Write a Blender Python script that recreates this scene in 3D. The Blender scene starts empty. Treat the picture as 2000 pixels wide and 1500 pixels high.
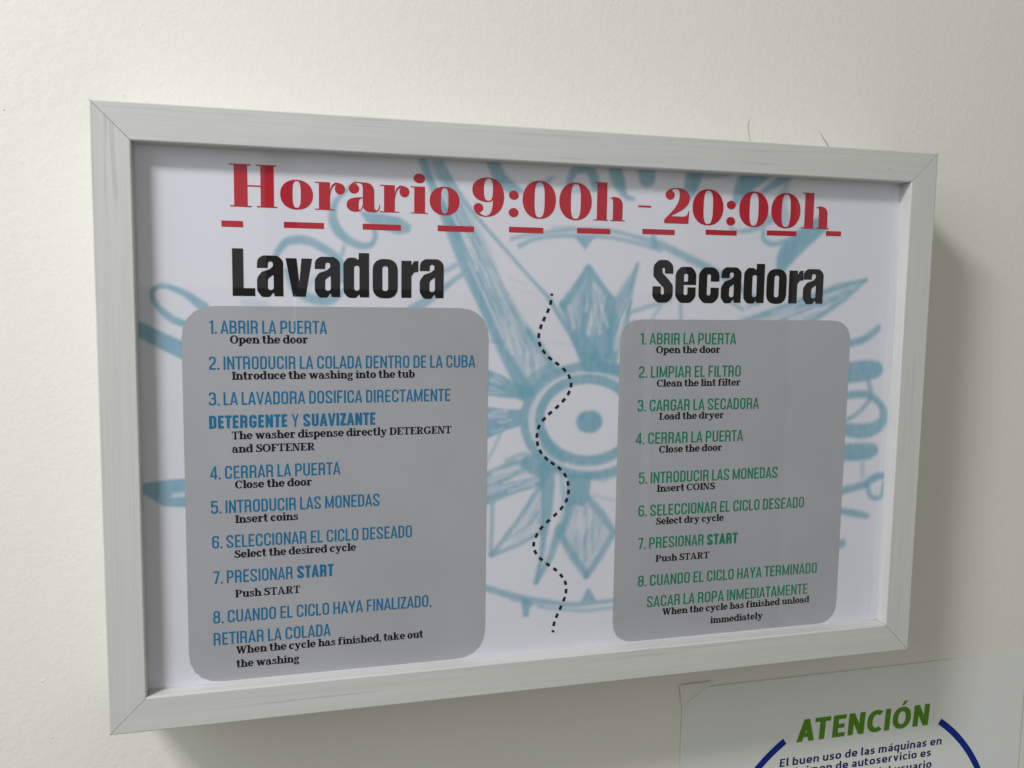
import bpy, math, random
import numpy as np
from mathutils import Vector, Matrix
from mathutils.geometry import delaunay_2d_cdt
random.seed(4)
SC = bpy.context.scene

# ------------------------------------------------------------------ camera, world, lamps, exposure
HZ = 1.5                                   # height of the notice's centre above the floor
F_PX = 1780.48                             # focal length in pixels of a 2000 px wide photo
CAM = Vector((-0.20427, -0.60150, HZ + 0.08937))
_m = ((0.96377752, 0.01374197, -0.26635323), (0.01453288, 0.99448215, 0.10389439), (0.26631125, -0.10400195, 0.95825984))
MR = Matrix(((_m[0][0], _m[0][1], _m[0][2]), (-_m[2][0], -_m[2][1], -_m[2][2]), (_m[1][0], _m[1][1], _m[1][2])))
cam_d = bpy.data.cameras.new('camera'); cam = bpy.data.objects.new('camera', cam_d)
SC.collection.objects.link(cam)
cam_d.sensor_width = 36.0; cam_d.lens = F_PX / 2000 * 36.0
cam_d.clip_start = 0.02; cam_d.clip_end = 50
cam.matrix_world = Matrix.Translation(CAM) @ MR.to_4x4()
SC.camera = cam

world = bpy.data.worlds.new('World'); SC.world = world; world.use_nodes = True
bg = world.node_tree.nodes['Background']
bg.inputs[0].default_value = (1.0, 1.0, 0.87, 1); bg.inputs[1].default_value = 0.215

def area(name, loc, target, sx, sy, power, col):
    d = bpy.data.lights.new(name, 'AREA'); d.shape = 'RECTANGLE'; d.size = sx; d.size_y = sy
    d.energy = power; d.color = col
    o = bpy.data.objects.new(name, d); SC.collection.objects.link(o); o.location = loc
    o.rotation_euler = (Vector(target) - Vector(loc)).to_track_quat('-Z', 'Y').to_euler()
    return o
# ceiling panel up to the left of the notice: makes the raking light and the frame's shadow
area('ceiling_lamp', (-1.28, -.95, HZ + 1.38), (-1.1, 0, HZ - .25), 0.52, 0.24, 32, (1.0, 0.995, 1.0))
# soft fill lamp added at the left front, for the falloff to the right
area('fill_light', (-2.1, -1.15, HZ + 1.0), (-.3, 0, HZ), 1.4, 1.4, 18, (0.95, 0.98, 1.0))
# dim panels added behind the camera for pale bands and streaks in the glass
def reflection_panel(x0, x1, z0, z1, L):
    o = area('reflection_panel_light', ((x0 + x1) / 2, -2.5, HZ + (z0 + z1) / 2), (0, 0, 0), x1 - x0, z1 - z0, L * math.pi * (x1 - x0) * (z1 - z0), (0.97, 0.98, 1.0))
    o.rotation_euler = (math.radians(90), 0, 0)
reflection_panel(-.75, -.18, .08, 1.3, .55); reflection_panel(-.08, 1.33, .08, 1.3, .42); reflection_panel(1.78, 2.2, -1.3, 1.0, .30)
reflection_panel(-.092, -.086, -.10, .06, 1.6); reflection_panel(1.17, 1.205, -.75, .04, .35); reflection_panel(1.07, 1.09, -.75, .04, .3)
SC.view_settings.view_transform = 'Standard'; SC.view_settings.look = 'None'
SC.view_settings.gamma = 1.0; SC.view_settings.exposure = 0.07
SC.render.resolution_x = 1024; SC.render.resolution_y = 768

# ------------------------------------------------------------------ dimensions (metres)
FW, FH = 0.600, 0.39512                    # outer size of the frame
RB = 0.02288                               # width of a rail
REC = 0.01157                              # depth of the print below the frame's front
DEP = 0.074                                # depth of the whole frame
Y_WALL, Y_PRINT = DEP, REC

def at(px, py, Y):
    """point of the plane y = Y that shows at pixel (px, py) of the 2000 x 1500 photograph -> (x, z above the notice's centre)"""
    d = MR @ Vector(((px - 1000) / F_PX, -(py - 750) / F_PX, -1.0))
    p = CAM + d * ((Y - CAM.y) / d.y)
    return (p.x, p.z - HZ)

# ------------------------------------------------------------------ materials
def mat(name, col=(.5, .5, .5), rough=.5, spec=.5):
    m = bpy.data.materials.new(name); m.use_nodes = True
    b = m.node_tree.nodes['Principled BSDF']
    b.inputs['Base Color'].default_value = (*col, 1); b.inputs['Roughness'].default_value = rough
    b.inputs['Specular IOR Level'].default_value = spec
    return m
def nodes(m): return m.node_tree.nodes, m.node_tree.links, m.node_tree.nodes['Principled BSDF']
def N(nt, typ, **kw):
    n = nt.new(typ)
    for k, v in kw.items():
        if k in n.inputs: n.inputs[k].default_value = v
        else: setattr(n, k, v)
    return n
def ramp(nt, stops):
    r = nt.new('ShaderNodeValToRGB'); e = r.color_ramp.elements
    while len(e) < len(stops): e.new(.5)
    for el, (p, c) in zip(e, stops):
        el.position = p; el.color = (*c, 1) if len(c) == 3 else c
    return r

# painted plaster wall: roller orange peel, a few bigger undulations, faint blotches
M_wall = mat('painted_wall', (.80, .79, .72), .62, .3)
n, l, b = nodes(M_wall)
tc = N(n, 'ShaderNodeTexCoord')
n1 = N(n, 'ShaderNodeTexNoise', Scale=360.0, Detail=3.0, Roughness=.55); n2 = N(n, 'ShaderNodeTexNoise', Scale=140.0, Detail=2.0, Distortion=.6)
n3 = N(n, 'ShaderNodeTexNoise', Scale=14.0, Detail=2.0); n4 = N(n, 'ShaderNodeTexNoise', Scale=5.0, Detail=4.0)
for q in (n1, n2, n3, n4): l.new(tc.outputs['Object'], q.inputs['Vector'])
b1 = N(n, 'ShaderNodeBump', Strength=.38, Distance=.0005); b2 = N(n, 'ShaderNodeBump', Strength=.34, Distance=.0006); b3 = N(n, 'ShaderNodeBump', Strength=.10, Distance=.002)
l.new(n1.outputs['Fac'], b1.inputs['Height']); l.new(n2.outputs['Fac'], b2.inputs['Height']); l.new(n3.outputs['Fac'], b3.inputs['Height'])
l.new(b3.outputs[0], b2.inputs['Normal']); l.new(b2.outputs[0], b1.inputs['Normal']); l.new(b1.outputs[0], b.inputs['Normal'])
rp_ = ramp(n, [(.3, (.785, .78, .725)), (.7, (.805, .80, .752))]); l.new(n4.outputs['Fac'], rp_.inputs[0]); l.new(rp_.outputs[0], b.inputs['Base Color'])

def wood(name, off):
    """white-washed wood foil, grain along the object's local X"""
    m = mat(name, (.6, .6, .58), .42, .4); n, l, b = nodes(m)
    tc = N(n, 'ShaderNodeTexCoord'); mp = N(n, 'ShaderNodeMapping'); mp.inputs['Location'].default_value = off
    mp.inputs['Scale'].default_value = (3, 130, 130); l.new(tc.outputs['Object'], mp.inputs[0])
    mp2 = N(n, 'ShaderNodeMapping'); mp2.inputs['Scale'].default_value = (9, 560, 560); mp2.inputs['Location'].default_value = off
    l.new(tc.outputs['Object'], mp2.inputs[0])
    a = N(n, 'ShaderNodeTexNoise', Scale=1.0, Detail=4.0, Roughness=.6, Distortion=.2); l.new(mp.outputs[0], a.inputs['Vector'])
    f = N(n, 'ShaderNodeTexNoise', Scale=1.0, Detail=3.0, Roughness=.6); l.new(mp2.outputs[0], f.inputs['Vector'])
    # thin dark grain lines where the broad noise crosses a level
    mp3 = N(n, 'ShaderNodeMapping'); mp3.inputs['Scale'].default_value = (1.3, 105, 105); mp3.inputs['Location'].default_value = (off[1], off[0], 1)
    l.new(tc.outputs['Object'], mp3.inputs[0])
    g = N(n, 'ShaderNodeTexNoise', Scale=1.0, Detail=3.0, Roughness=.5, Distortion=.12); l.new(mp3.outputs[0], g.inputs['Vector'])
    ln = ramp(n, [(.488, (0, 0, 0)), (.498, (.7, .7, .7)), (.502, (.7, .7, .7)), (.512, (0, 0, 0))]); l.new(g.outputs['Fac'], ln.inputs[0])
    brk = N(n, 'ShaderNodeTexNoise', Scale=9.0, Detail=2.0); l.new(tc.outputs['Object'], brk.inputs['Vector'])
    br = ramp(n, [(.45, (0, 0, 0)), (.62, (1, 1, 1))]); l.new(brk.outputs['Fac'], br.inputs[0])
    mul = N(n, 'ShaderNodeMath', operation='MULTIPLY'); l.new(ln.outputs[0], mul.inputs[0]); l.new(br.outputs[0], mul.inputs[1])
    base = ramp(n, [(.30, (.59, .592, .578)), (.5, (.605, .607, .592)), (.7, (.62, .622, .607))]); l.new(a.outputs['Fac'], base.inputs[0])
    fr = ramp(n, [(.35, (.96, .96, .96)), (.62, (1.02, 1.02, 1.02))]); l.new(f.outputs['Fac'], fr.inputs[0])
    mx = N(n, 'ShaderNodeMix', data_type='RGBA', blend_type='MULTIPLY'); mx.inputs[0].default_value = 1.0
    l.new(base.outputs[0], mx.inputs[6]); l.new(fr.outputs[0], mx.inputs[7])
    mx2 = N(n, 'ShaderNodeMix', data_type='RGBA', blend_type='MIX'); l.new(mul.outputs[0], mx2.inputs[0])
    l.new(mx.outputs[2], mx2.inputs[6]); mx2.inputs[7].default_value = (.45, .455, .44, 1)
    l.new(mx2.outputs[2], b.inputs['Base Color'])
    bp = N(n, 'ShaderNodeBump', Strength=.25, Distance=.0003); l.new(f.outputs['Fac'], bp.inputs['Height']); l.new(bp.outputs[0], b.inputs['Normal'])
    return m
M_wood = [wood('white_wood_foil', (3.1 * k, 1.7 * k, .3 * k)) for k in range(4)]
M_core = mat('frame_board', (.30, .25, .19), .8)
M_dark = mat('mitre_gap', (.05, .048, .045), .9)
M_red = mat('red_ink', (.52, .018, .036), .45); M_black = mat('black_ink', (.009, .009, .0095), .4)
M_blue = mat('blue_ink', (.014, .18, .35), .45); M_green = mat('green_ink', (.006, .225, .135), .45)
M_text = mat('dark_ink', (.006, .005, .007), .45); M_navy = mat('navy_dash_ink', (.012, .018, .026), .45)
M_panel = mat('grey_panel_ink', (.43, .43, .475), .4)
M_gr2 = mat('leaf_green_ink', (.10, .27, .018), .5); M_bl2 = mat('royal_blue_ink', (.008, .03, .27), .5); M_nv2 = mat('deep_blue_ink', (.012, .02, .13), .5)
for m_ in (M_red, M_black, M_blue, M_green, M_text, M_navy, M_panel, M_gr2, M_bl2, M_nv2): m_.node_tree.nodes['Principled BSDF'].inputs['Specular IOR Level'].default_value = .08
M_sheet = mat('poster_sheet', (.77, .785, .775), .5, .2)
n, l, b = nodes(M_sheet)
q = N(n, 'ShaderNodeTexNoise', Scale=9.0, Detail=3.0); tc = N(n, 'ShaderNodeTexCoord'); l.new(tc.outputs['Object'], q.inputs['Vector'])
bp = N(n, 'ShaderNodeBump', Strength=.12, Distance=.001); l.new(q.outputs['Fac'], bp.inputs['Height']); l.new(bp.outputs[0], b.inputs['Normal'])
M_tape = mat('old_paint_film', (.78, .775, .71), .6, .2)
n, l, b = nodes(M_tape)
q = N(n, 'ShaderNodeTexNoise', Scale=160.0, Detail=3.0); tc = N(n, 'ShaderNodeTexCoord'); l.new(tc.outputs['Object'], q.inputs['Vector'])
bp = N(n, 'ShaderNodeBump', Strength=.6, Distance=.001); l.new(q.outputs['Fac'], bp.inputs['Height']); l.new(bp.outputs[0], b.inputs['Normal'])
M_hair = mat('dark_fibre', (.22, .21, .19), .6)
# print paper: pigment in a colour attribute, slight paper waviness
M_paper = mat('print_paper', (.8, .8, .85), .5, .1)
n, l, b = nodes(M_paper)
va = N(n, 'ShaderNodeVertexColor', layer_name='pigment'); l.new(va.outputs[0], b.inputs['Base Color'])
# glazing: clear pane, light passes straight through, Fresnel reflection on its front
M_glass = bpy.data.materials.new('picture_glass'); M_glass.use_nodes = True
nt = M_glass.node_tree; nt.nodes.clear()
out = nt.nodes.new('ShaderNodeOutputMaterial'); tr = nt.nodes.new('ShaderNodeBsdfTransparent'); gl = nt.nodes.new('ShaderNodeBsdfGlossy')
gl.inputs['Roughness'].default_value = .015; tr.inputs[0].default_value = (.985, .985, .99, 1)
fz = nt.nodes.new('ShaderNodeFresnel'); fz.inputs['IOR'].default_value = 1.5; ge = nt.nodes.new('ShaderNodeNewGeometry')
sb = nt.nodes.new('ShaderNodeMath'); sb.operation = 'SUBTRACT'; sb.inputs[0].default_value = 1.0; nt.links.new(ge.outputs['Backfacing'], sb.inputs[1])
mu = nt.nodes.new('ShaderNodeMath'); mu.operation = 'MULTIPLY'; nt.links.new(fz.outputs[0], mu.inputs[0]); nt.links.new(sb.outputs[0], mu.inputs[1])
mixs = nt.nodes.new('ShaderNodeMixShader'); nt.links.new(mu.outputs[0], mixs.inputs[0]); nt.links.new(tr.outputs[0], mixs.inputs[1]); nt.links.new(gl.outputs[0], mixs.inputs[2])
nt.links.new(mixs.outputs[0], out.inputs[0])

# ------------------------------------------------------------------ object helpers
def link(o, parent=None):
    SC.collection.objects.link(o)
    if parent is not None: o.parent = parent
    return o
def mesh_obj(name, verts, faces, m, parent=None, smooth=False):
    me = bpy.data.meshes.new(name); me.from_pydata([tuple(v) for v in verts], [], faces); me.update()
    if m: me.materials.append(m)
    if smooth:
        for p in me.polygons: p.use_smooth = True
    return link(bpy.data.objects.new(name, me), parent)
def empty(name, loc, label, cat):
    o = bpy.data.objects.new(name, None); o.empty_display_size = .05; o.location = loc
    o['label'] = label; o['category'] = cat
    return link(o)

# ------------------------------------------------------------------ wall
xs = np.linspace(-2.6, 2.6, 2); 
wall = mesh_obj('wall', [(-3, 0, -HZ), (3, 0, -HZ), (3, 0, 1.6), (-3, 0, 1.6), (-3, .12, -HZ), (3, .12, -HZ), (3, .12, 1.6), (-3, .12, 1.6)],
                [(0, 1, 2, 3), (5, 4, 7, 6), (4, 0, 3, 7), (1, 5, 6, 2), (3, 2, 6, 7), (4, 5, 1, 0)], M_wall)
wall.location = (0, Y_WALL, HZ); wall['kind'] = 'structure'; wall['label'] = 'cream painted plaster wall with orange peel texture behind the framed notice'

def blob(name, px, py, r, Y, parent, m, tall=.35, asp=1.0):
    """small rounded lump stuck on a surface"""
    c = at(px, py, Y); v = []; f = []; n = 9
    for j, (rr, h) in enumerate(((1, 0), (.8, .55), (.45, .9))):
        for i in range(n):
            t = 2 * math.pi * i / n; q = 1 + .18 * math.sin(3 * t + px)
            v.append((c[0] + r * rr * q * math.cos(t), Y - parent_y(parent) - r * tall * h, c[1] + r * asp * rr * q * math.sin(t)))
    v.append((c[0], Y - parent_y(parent) - r * tall, c[1]))
    for j in range(2):
        for i in range(n): f.append((j * n + i, j * n + (i + 1) % n, (j + 1) * n + (i + 1) % n, (j + 1) * n + i))
    f += [(2 * n + i, 2 * n + (i + 1) % n, 3 * n) for i in range(n)]
    return mesh_obj(name, v, f, m, parent, True)
def parent_y(p): return p.location.y
for px, py, r in ((83, 1330, .0011), (102, 1440, .0009), (36, 1015, .0008), (276, 48, .0009), (1165, 1440, .0007)): blob('paint_lump', px, py, r, Y_WALL, wall, M_wall, .22)
for px, py, r in ((8, 215, .0007), (241, 187, .0005), (80, 135, .0003)): blob('dirt_speck', px, py, r, Y_WALL, wall, mat('dirt', (.45, .43, .38), .8), .25, .6)

# ------------------------------------------------------------------ the framed notice
notice = empty('framed_notice', (0, 0, HZ), 'large laundry opening hours and instructions notice in a deep white wood frame on the wall', 'framed notice')

def rail(L, k, angle, cx, cz):
    """one mitred rail, length L on the outside, local X along the grain, local Z pointing outwards"""
    gap = .00018; ch = .0009
    # profile (y depth, t = distance from the outer edge), going round; mitre: x = +-(L/2 - t)
    prof = [(DEP - .0005, 0), (ch * .7, 0), (.0002, ch * .35), (0, ch * .9), (0, RB - ch * 1.1), (.0003, RB - ch * .4), (ch, RB), (REC + .0035, RB), (REC + .0035, RB - .008), (DEP - .0005, RB - .008)]
    v = []; nP = len(prof)
    for s in (-1, 1):
        for (y, t) in prof: v.append((s * (L / 2 - t - gap), y, -t))
    f = [tuple(range(nP)), tuple(reversed(range(nP, 2 * nP)))]
    for i in range(nP):
        j = (i + 1) % nP; f.append((i, i + nP, j + nP, j))
    o = mesh_obj('frame_rail', v, f, M_wood[k], notice)
    o.location = (cx, 0, cz); o.rotation_euler = (0, angle, 0)
    return o
rail(FW, 0, 0, 0, FH / 2); rail(FW, 1, math.pi, 0, -FH / 2)
rail(FH, 2, -math.pi / 2, -FW / 2, 0); rail(FH, 3, math.pi / 2, FW / 2, 0)
# dark glue line seen in each mitre joint
for sx, sz in ((-1, 1), (1, 1), (1, -1), (-1, -1)):
    a = Vector((sx * FW / 2, 0, sz * FH / 2)); c = Vector((sx * (FW / 2 - RB), 0, sz * (FH / 2 - RB)))
    d = (c - a).normalized(); nrm = Vector((-d.z, 0, d.x)) * .00014
    a += d * .0006; c -= d * .0006
    vs = [a + nrm, a - nrm, c - nrm, c + nrm]
    v = [(p.x, .0006, p.z) for p in vs] + [(p.x, DEP - .004, p.z) for p in vs]
    mesh_obj('mitre_joint', v, [(0, 1, 2, 3), (7, 6, 5, 4), (0, 4, 5, 1), (1, 5, 6, 2), (2, 6, 7, 3), (3, 7, 4, 0)], M_dark, notice)
blob('dirt_speck', 1737.5, 330.5, .0005, 0, notice, mat('grey_dirt', (.2, .19, .17), .8), .25)
# back board
def box(x0, x1, y0, y1, z0, z1):
    return ([(x0, y0, z0), (x1, y0, z0), (x1, y0, z1), (x0, y0, z1), (x0, y1, z0), (x1, y1, z0), (x1, y1, z1), (x0, y1, z1)],
            [(0, 1, 2, 3), (5, 4, 7, 6), (4, 0, 3, 7), (1, 5, 6, 2), (3, 2, 6, 7), (4, 5, 1, 0)])
ix, iz = FW / 2 - RB, FH / 2 - RB
v, f = box(-ix - .006, ix + .006, REC + .0042, REC + .0072, -iz - .006, iz + .006); mesh_obj('backing_board', v, f, M_core, notice)
v, f = box(-ix - .0005, ix + .0005, REC - .0016, REC + .0001, -iz - .0005, iz + .0005); mesh_obj('glass_pane', v, f, M_glass, notice)

# ------------------------------------------------------------------ print: fine sheet with the blurred blue drawing in its pigment
GX, GZ = 700, 446
gx = np.linspace(-ix - .003, ix + .003, GX); gz = np.linspace(-iz - .003, iz + .003, GZ)
PX, PZ = np.meshgrid(gx, gz)
paper = np.array([.785, .79, .86]); rng = np.random.default_rng(3)
def vnoise(sx, sz, seed):
    r = np.random.default_rng(seed); g = r.random((int(sz) + 3, int(sx) + 3))
    u = np.linspace(0, sx, GX); w = np.linspace(0, sz, GZ)
    iu = u.astype(int); iw = w.astype(int); fu = u - iu; fw = w - iw
    fu = fu * fu * (3 - 2 * fu); fw = fw * fw * (3 - 2 * fw)
    a = g[iw][:, iu]; b_ = g[iw][:, iu + 1]; c = g[iw + 1][:, iu]; d = g[iw + 1][:, iu + 1]
    return (a * (1 - fu) + b_ * fu) * (1 - fw)[:, None] + (c * (1 - fu) + d * fu) * fw[:, None]
COV = np.zeros((GZ, GX))                      # pigment cover
def px2print(p): return at(p[0], p[1], Y_PRINT)
def scale_at(p):
    a = at(p[0] - 5, p[1], Y_PRINT); b_ = at(p[0] + 5, p[1], Y_PRINT); return (b_[0] - a[0]) / 10
def smooth_path(pts, n=6):
    if len(pts) < 3: return pts
    P = [pts[0]] + list(pts) + [pts[-1]]; o = []
    for i in range(1, len(P) - 2):
        for k in range(n):
            t = k / n
            o.append(tuple(.5 * ((2 * P[i][j]) + (-P[i-1][j] + P[i+1][j]) * t + (2*P[i-1][j] - 5*P[i][j] + 4*P[i+1][j] - P[i+2][j]) * t*t + (-P[i-1][j] + 3*P[i][j] - 3*P[i+1][j] + P[i+2][j]) * t**3) for j in range(len(pts[0]))))
    o.append(tuple(pts[-1])); return o
STRAIGHT = False
def stroke(pts, a=1.0, soft=5.0, curve=True):
    """pts: (px, py, width px) on the photo, laid into the print plane"""
    global COV
    P = smooth_path(pts) if curve and not STRAIGHT else pts
    m = np.zeros_like(COV)
    for p, q in zip(P[:-1], P[1:]):
        s = scale_at(p); A = np.array(px2print(p)); B = np.array(px2print(q)); ra, rb = p[2] / 2 * s, q[2] / 2 * s; so = soft * s
        R_ = max(ra, rb) + so
        i0 = np.searchsorted(gx, min(A[0], B[0]) - R_); i1 = np.searchsorted(gx, max(A[0], B[0]) + R_)
        j0 = np.searchsorted(gz, min(A[1], B[1]) - R_); j1 = np.searchsorted(gz, max(A[1], B[1]) + R_)
        if i0 >= i1 or j0 >= j1: continue
        X = PX[j0:j1, i0:i1]; Z = PZ[j0:j1, i0:i1]; d = B - A; L2 = max(float(d @ d), 1e-12)
        t = np.clip(((X - A[0]) * d[0] + (Z - A[1]) * d[1]) / L2, 0, 1)
        dist = np.hypot(X - A[0] - t * d[0], Z - A[1] - t * d[1]) - (ra + (rb - ra) * t)
        c = np.clip(.5 - dist / (2 * so), 0, 1); c = c * c * (3 - 2 * c)
        m[j0:j1, i0:i1] = np.maximum(m[j0:j1, i0:i1], c)
    COV = 1 - (1 - COV) * (1 - a * m)
def poly(pts, a=1.0, soft=4.0):
    global COV
    P = np.array([px2print(p) for p in pts]); s = scale_at(pts[0]) * soft
    inside = np.zeros(COV.shape, bool); dmin = np.full(COV.shape, 9.0)
    for i in range(len(P)):
        A, B = P[i], P[(i + 1) % len(P)]
        cnd = (A[1] > PZ) != (B[1] > PZ)
        with np.errstate(divide='ignore', invalid='ignore'):
            xi = (B[0] - A[0]) * (PZ - A[1]) / (B[1] - A[1] + 1e-12) + A[0]
        inside ^= cnd & (PX < xi)
        d = B - A; t = np.clip(((PX - A[0]) * d[0] + (PZ - A[1]) * d[1]) / (d @ d), 0, 1)
        dmin = np.minimum(dmin, np.hypot(PX - A[0] - t * d[0], PZ - A[1] - t * d[1]))
    sd = np.where(inside, -dmin, dmin); c = np.clip(.5 - sd / (2 * s), 0, 1); c = c * c * (3 - 2 * c)
    COV = 1 - (1 - COV) * (1 - a * c)
def lighten(pts, a=.6, soft=5.0):
    """a paler streak left inside a brushed area"""
    global COV
    keep = COV.copy(); COV = np.zeros_like(keep); stroke(pts, a, soft); m = COV; COV = keep * (1 - m)

# -- north-north-west long ray
poly([(820, 312), (862, 318), (905, 392), (950, 470), (985, 560), (1040, 650), (1085, 725), (1030, 765), (1000, 720), (960, 640), (925, 560), (890, 470), (850, 390)], .42, 8)
stroke([(826, 315, 16), (850, 372, 18), (880, 445, 22), (908, 520, 20), (940, 590, 18), (975, 668, 20), (1010, 735, 26), (1030, 765, 30)], .8)
stroke([(850, 318, 9), (885, 380, 10), (925, 462, 9), (952, 512, 8), (980, 565, 8), (1015, 622, 11), (1047, 665, 14), (1085, 722, 14)], .75)
stroke([(862, 318, 10), (900, 382, 10), (937, 430, 8), (990, 490, 7), (1040, 547, 7), (1072, 582, 9), (1092, 615, 10), (1127, 672, 12), (1150, 705, 18)], .72, 4)
stroke([(870, 400, 20), (890, 440, 30)], .6, 8); stroke([(960, 560, 10), (1000, 640, 16), (1040, 710, 22)], .45, 8)
for p in ([(930, 480, 5), (948, 530, 7), (955, 560, 4)], [(965, 590, 5), (985, 640, 8), (1000, 690, 5)], [(1000, 640, 5), (1018, 690, 7)], [(1030, 690, 6), (1032, 735, 5)], [(1048, 700, 5), (1050, 735, 6)], [(850, 345, 5), (875, 400, 6)]):
    lighten(p, .75, 5)
def hatch(A0, A1, B0, B1, n, seed, dark=.5, light=.6, w=6):
    """pencil hatching between the edge A0-A1 and the edge B0-B1"""
    r = random.Random(seed)
    for k in range(n):
        u = (k + r.uniform(.1, .9)) / n; t0 = r.uniform(0, .55); t1 = min(1, t0 + r.uniform(.2, .5))
        P0 = [A0[i] + (B0[i] - A0[i]) * u for i in (0, 1)]; P1 = [A1[i] + (B1[i] - A1[i]) * u for i in (0, 1)]
        q = [tuple(P0[i] + (P1[i] - P0[i]) * t + r.uniform(-2.5, 2.5) for i in (0, 1)) + (r.uniform(.35, 1) * w,) for t in (t0, (t0 + t1) / 2, t1)]
        (stroke if r.random() < .5 else lighten)(q, (dark if r.random() < .5 else light) * r.uniform(.6, 1.1), 4)
hatch((835, 330), (1010, 720), (862, 330), (1070, 715), 26, 1, w=7); hatch((900, 440), (1010, 700), (950, 480), (1080, 720), 20, 8, w=6)
# -- west rays beside the left panel
poly([(945, 718), (985, 735), (1024, 757), (1024, 780), (985, 777), (945, 772)], .85)
poly([(945, 794), (990, 800), (1024, 800), (1018, 832), (985, 842), (945, 860)], .85)
lighten([(955, 812, 8), (985, 814, 6)], .6); stroke([(950, 665, 6), (985, 668, 6)], .5)
stroke([(950, 905, 6), (968, 870, 6), (980, 840, 8)], .5); stroke([(990, 900, 8), (1018, 888, 8), (1040, 892, 10)], .6)
# -- centre rings
def ring(cx, cy, rx, ry, w, a, a0=0, a1=360, soft=4.5):
    stroke([(cx + rx * math.cos(math.radians(t)), cy + ry * math.sin(math.radians(t)), w) for t in range(a0, a1 + 1, 10)], a, soft, False)
ring(1150, 822, 126, 107, 17, .85); ring(1148, 820, 94, 80, 19, .85); ring(1146, 818, 108, 93, 4, .35)
stroke([(1022, 770, 28), (1040, 745, 26), (1070, 722, 20)], .6); stroke([(1062, 850, 16), (1072, 876, 20), (1100, 896, 18)], .7)
stroke([(1146, 824, 40), (1156, 824, 42)], .95, 5, False); stroke([(1030, 905, 24), (1064, 922, 30)], .8)
# -- north and north-east points
STRAIGHT = True
poly([(1150, 518), (1098, 598), (1150, 705), (1205, 712), (1214, 640), (1196, 585)], .5, 6)
stroke([(1150, 524, 12), (1102, 596, 18)], .8); stroke([(1100, 594, 14), (1126, 650, 26), (1155, 705, 44)], .8); stroke([(1150, 524, 12), (1196, 584, 11)], .8); stroke([(1194, 590, 22), (1170, 690, 40)], .7); stroke([(1150, 530, 14), (1146, 600, 22), (1150, 690, 30)], .45, 7)
stroke([(1140, 570, 16), (1140, 640, 26)], .5, 8)
for p in ([(1160, 560, 8), (1166, 590, 10), (1155, 630, 6)], [(1112, 600, 5), (1122, 640, 6)], [(1150, 650, 8), (1158, 610, 6)], [(1175, 600, 8), (1172, 650, 5)]): lighten(p, .8, 6)
poly([(1246, 515), (1215, 560), (1192, 600), (1180, 700), (1205, 712), (1222, 640), (1235, 580)], .7, 6)
stroke([(1246, 516, 7), (1234, 560, 9), (1228, 600, 7), (1226, 640, 7)], .7); lighten([(1215, 620, 8), (1204, 680, 8)], .7, 6)
stroke([(1228, 612, 8), (1262, 600, 8), (1310, 586, 8)], .6); stroke([(1330, 590, 7), (1331, 625, 7)], .6); stroke([(1290, 600, 6), (1270, 628, 6)], .5); stroke([(1238, 628, 7), (1225, 640, 8)], .5)
poly([(1175, 705), (1215, 712), (1215, 735), (1140, 722)], .8)
# -- east ray
poly([(1692, 547), (1640, 556), (1590, 575), (1530, 596), (1470, 618), (1470, 640), (1600, 626), (1640, 592)], .38, 5)
stroke([(1692, 547, 5), (1640, 560, 12), (1580, 582, 10), (1500, 612, 10), (1450, 628, 9)], .75); stroke([(1692, 547, 5), (1650, 585, 9), (1610, 612, 9), (1570, 634, 9)], .7)
stroke([(1660, 565, 7), (1610, 590, 7), (1560, 612, 6), (1520, 628, 6)], .65); stroke([(1430, 590, 8), (1450, 604, 8)], .55); stroke([(1478, 590, 8), (1462, 600, 7)], .5)
stroke([(1560, 600, 14), (1600, 585, 18)], .4, 8)
hatch((1145, 535), (1120, 660), (1158, 540), (1200, 680), 16, 2); hatch((1240, 540), (1185, 690), (1242, 550), (1222, 660), 7, 3)
hatch((1680, 548), (1480, 615), (1660, 585), (1540, 635), 12, 4)
STRAIGHT = False
# -- outer circle, top
stroke([(1000, 466, 7), (1050, 456, 7), (1100, 450, 7), (1150, 447, 7), (1200, 452, 8), (1240, 462, 8), (1290, 477, 14), (1340, 502, 15), (1385, 524, 15), (1440, 556, 14), (1480, 590, 12)], .72)
stroke([(1016, 480, 10), (1045, 467, 8), (1090, 461, 8), (1150, 461, 8), (1200, 465, 7), (1250, 476, 8), (1290, 488, 8)], .7)
poly([(1122, 462), (1162, 462), (1144, 488)], .8); stroke([(1277, 462, 10), (1279, 478, 14)], .7); stroke([(1080, 444, 5), (1120, 443, 5)], .4)
# -- outer circle, bottom
stroke([(940, 1146, 13), (1000, 1164, 13), (1060, 1175, 11), (1120, 1181, 9), (1205, 1173, 7)], .75); stroke([(1055, 1186, 6), (1132, 1193, 7), (1205, 1187, 6)], .6); stroke([(1000, 1172, 6), (1060, 1184, 6)], .5)
poly([(1018, 1168), (1044, 1174), (1034, 1192), (1033, 1205), (1022, 1205), (1020, 1190)], .8); poly([(1135, 1176), (1147, 1150), (1153, 1150), (1167, 1175)], .75)
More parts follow.
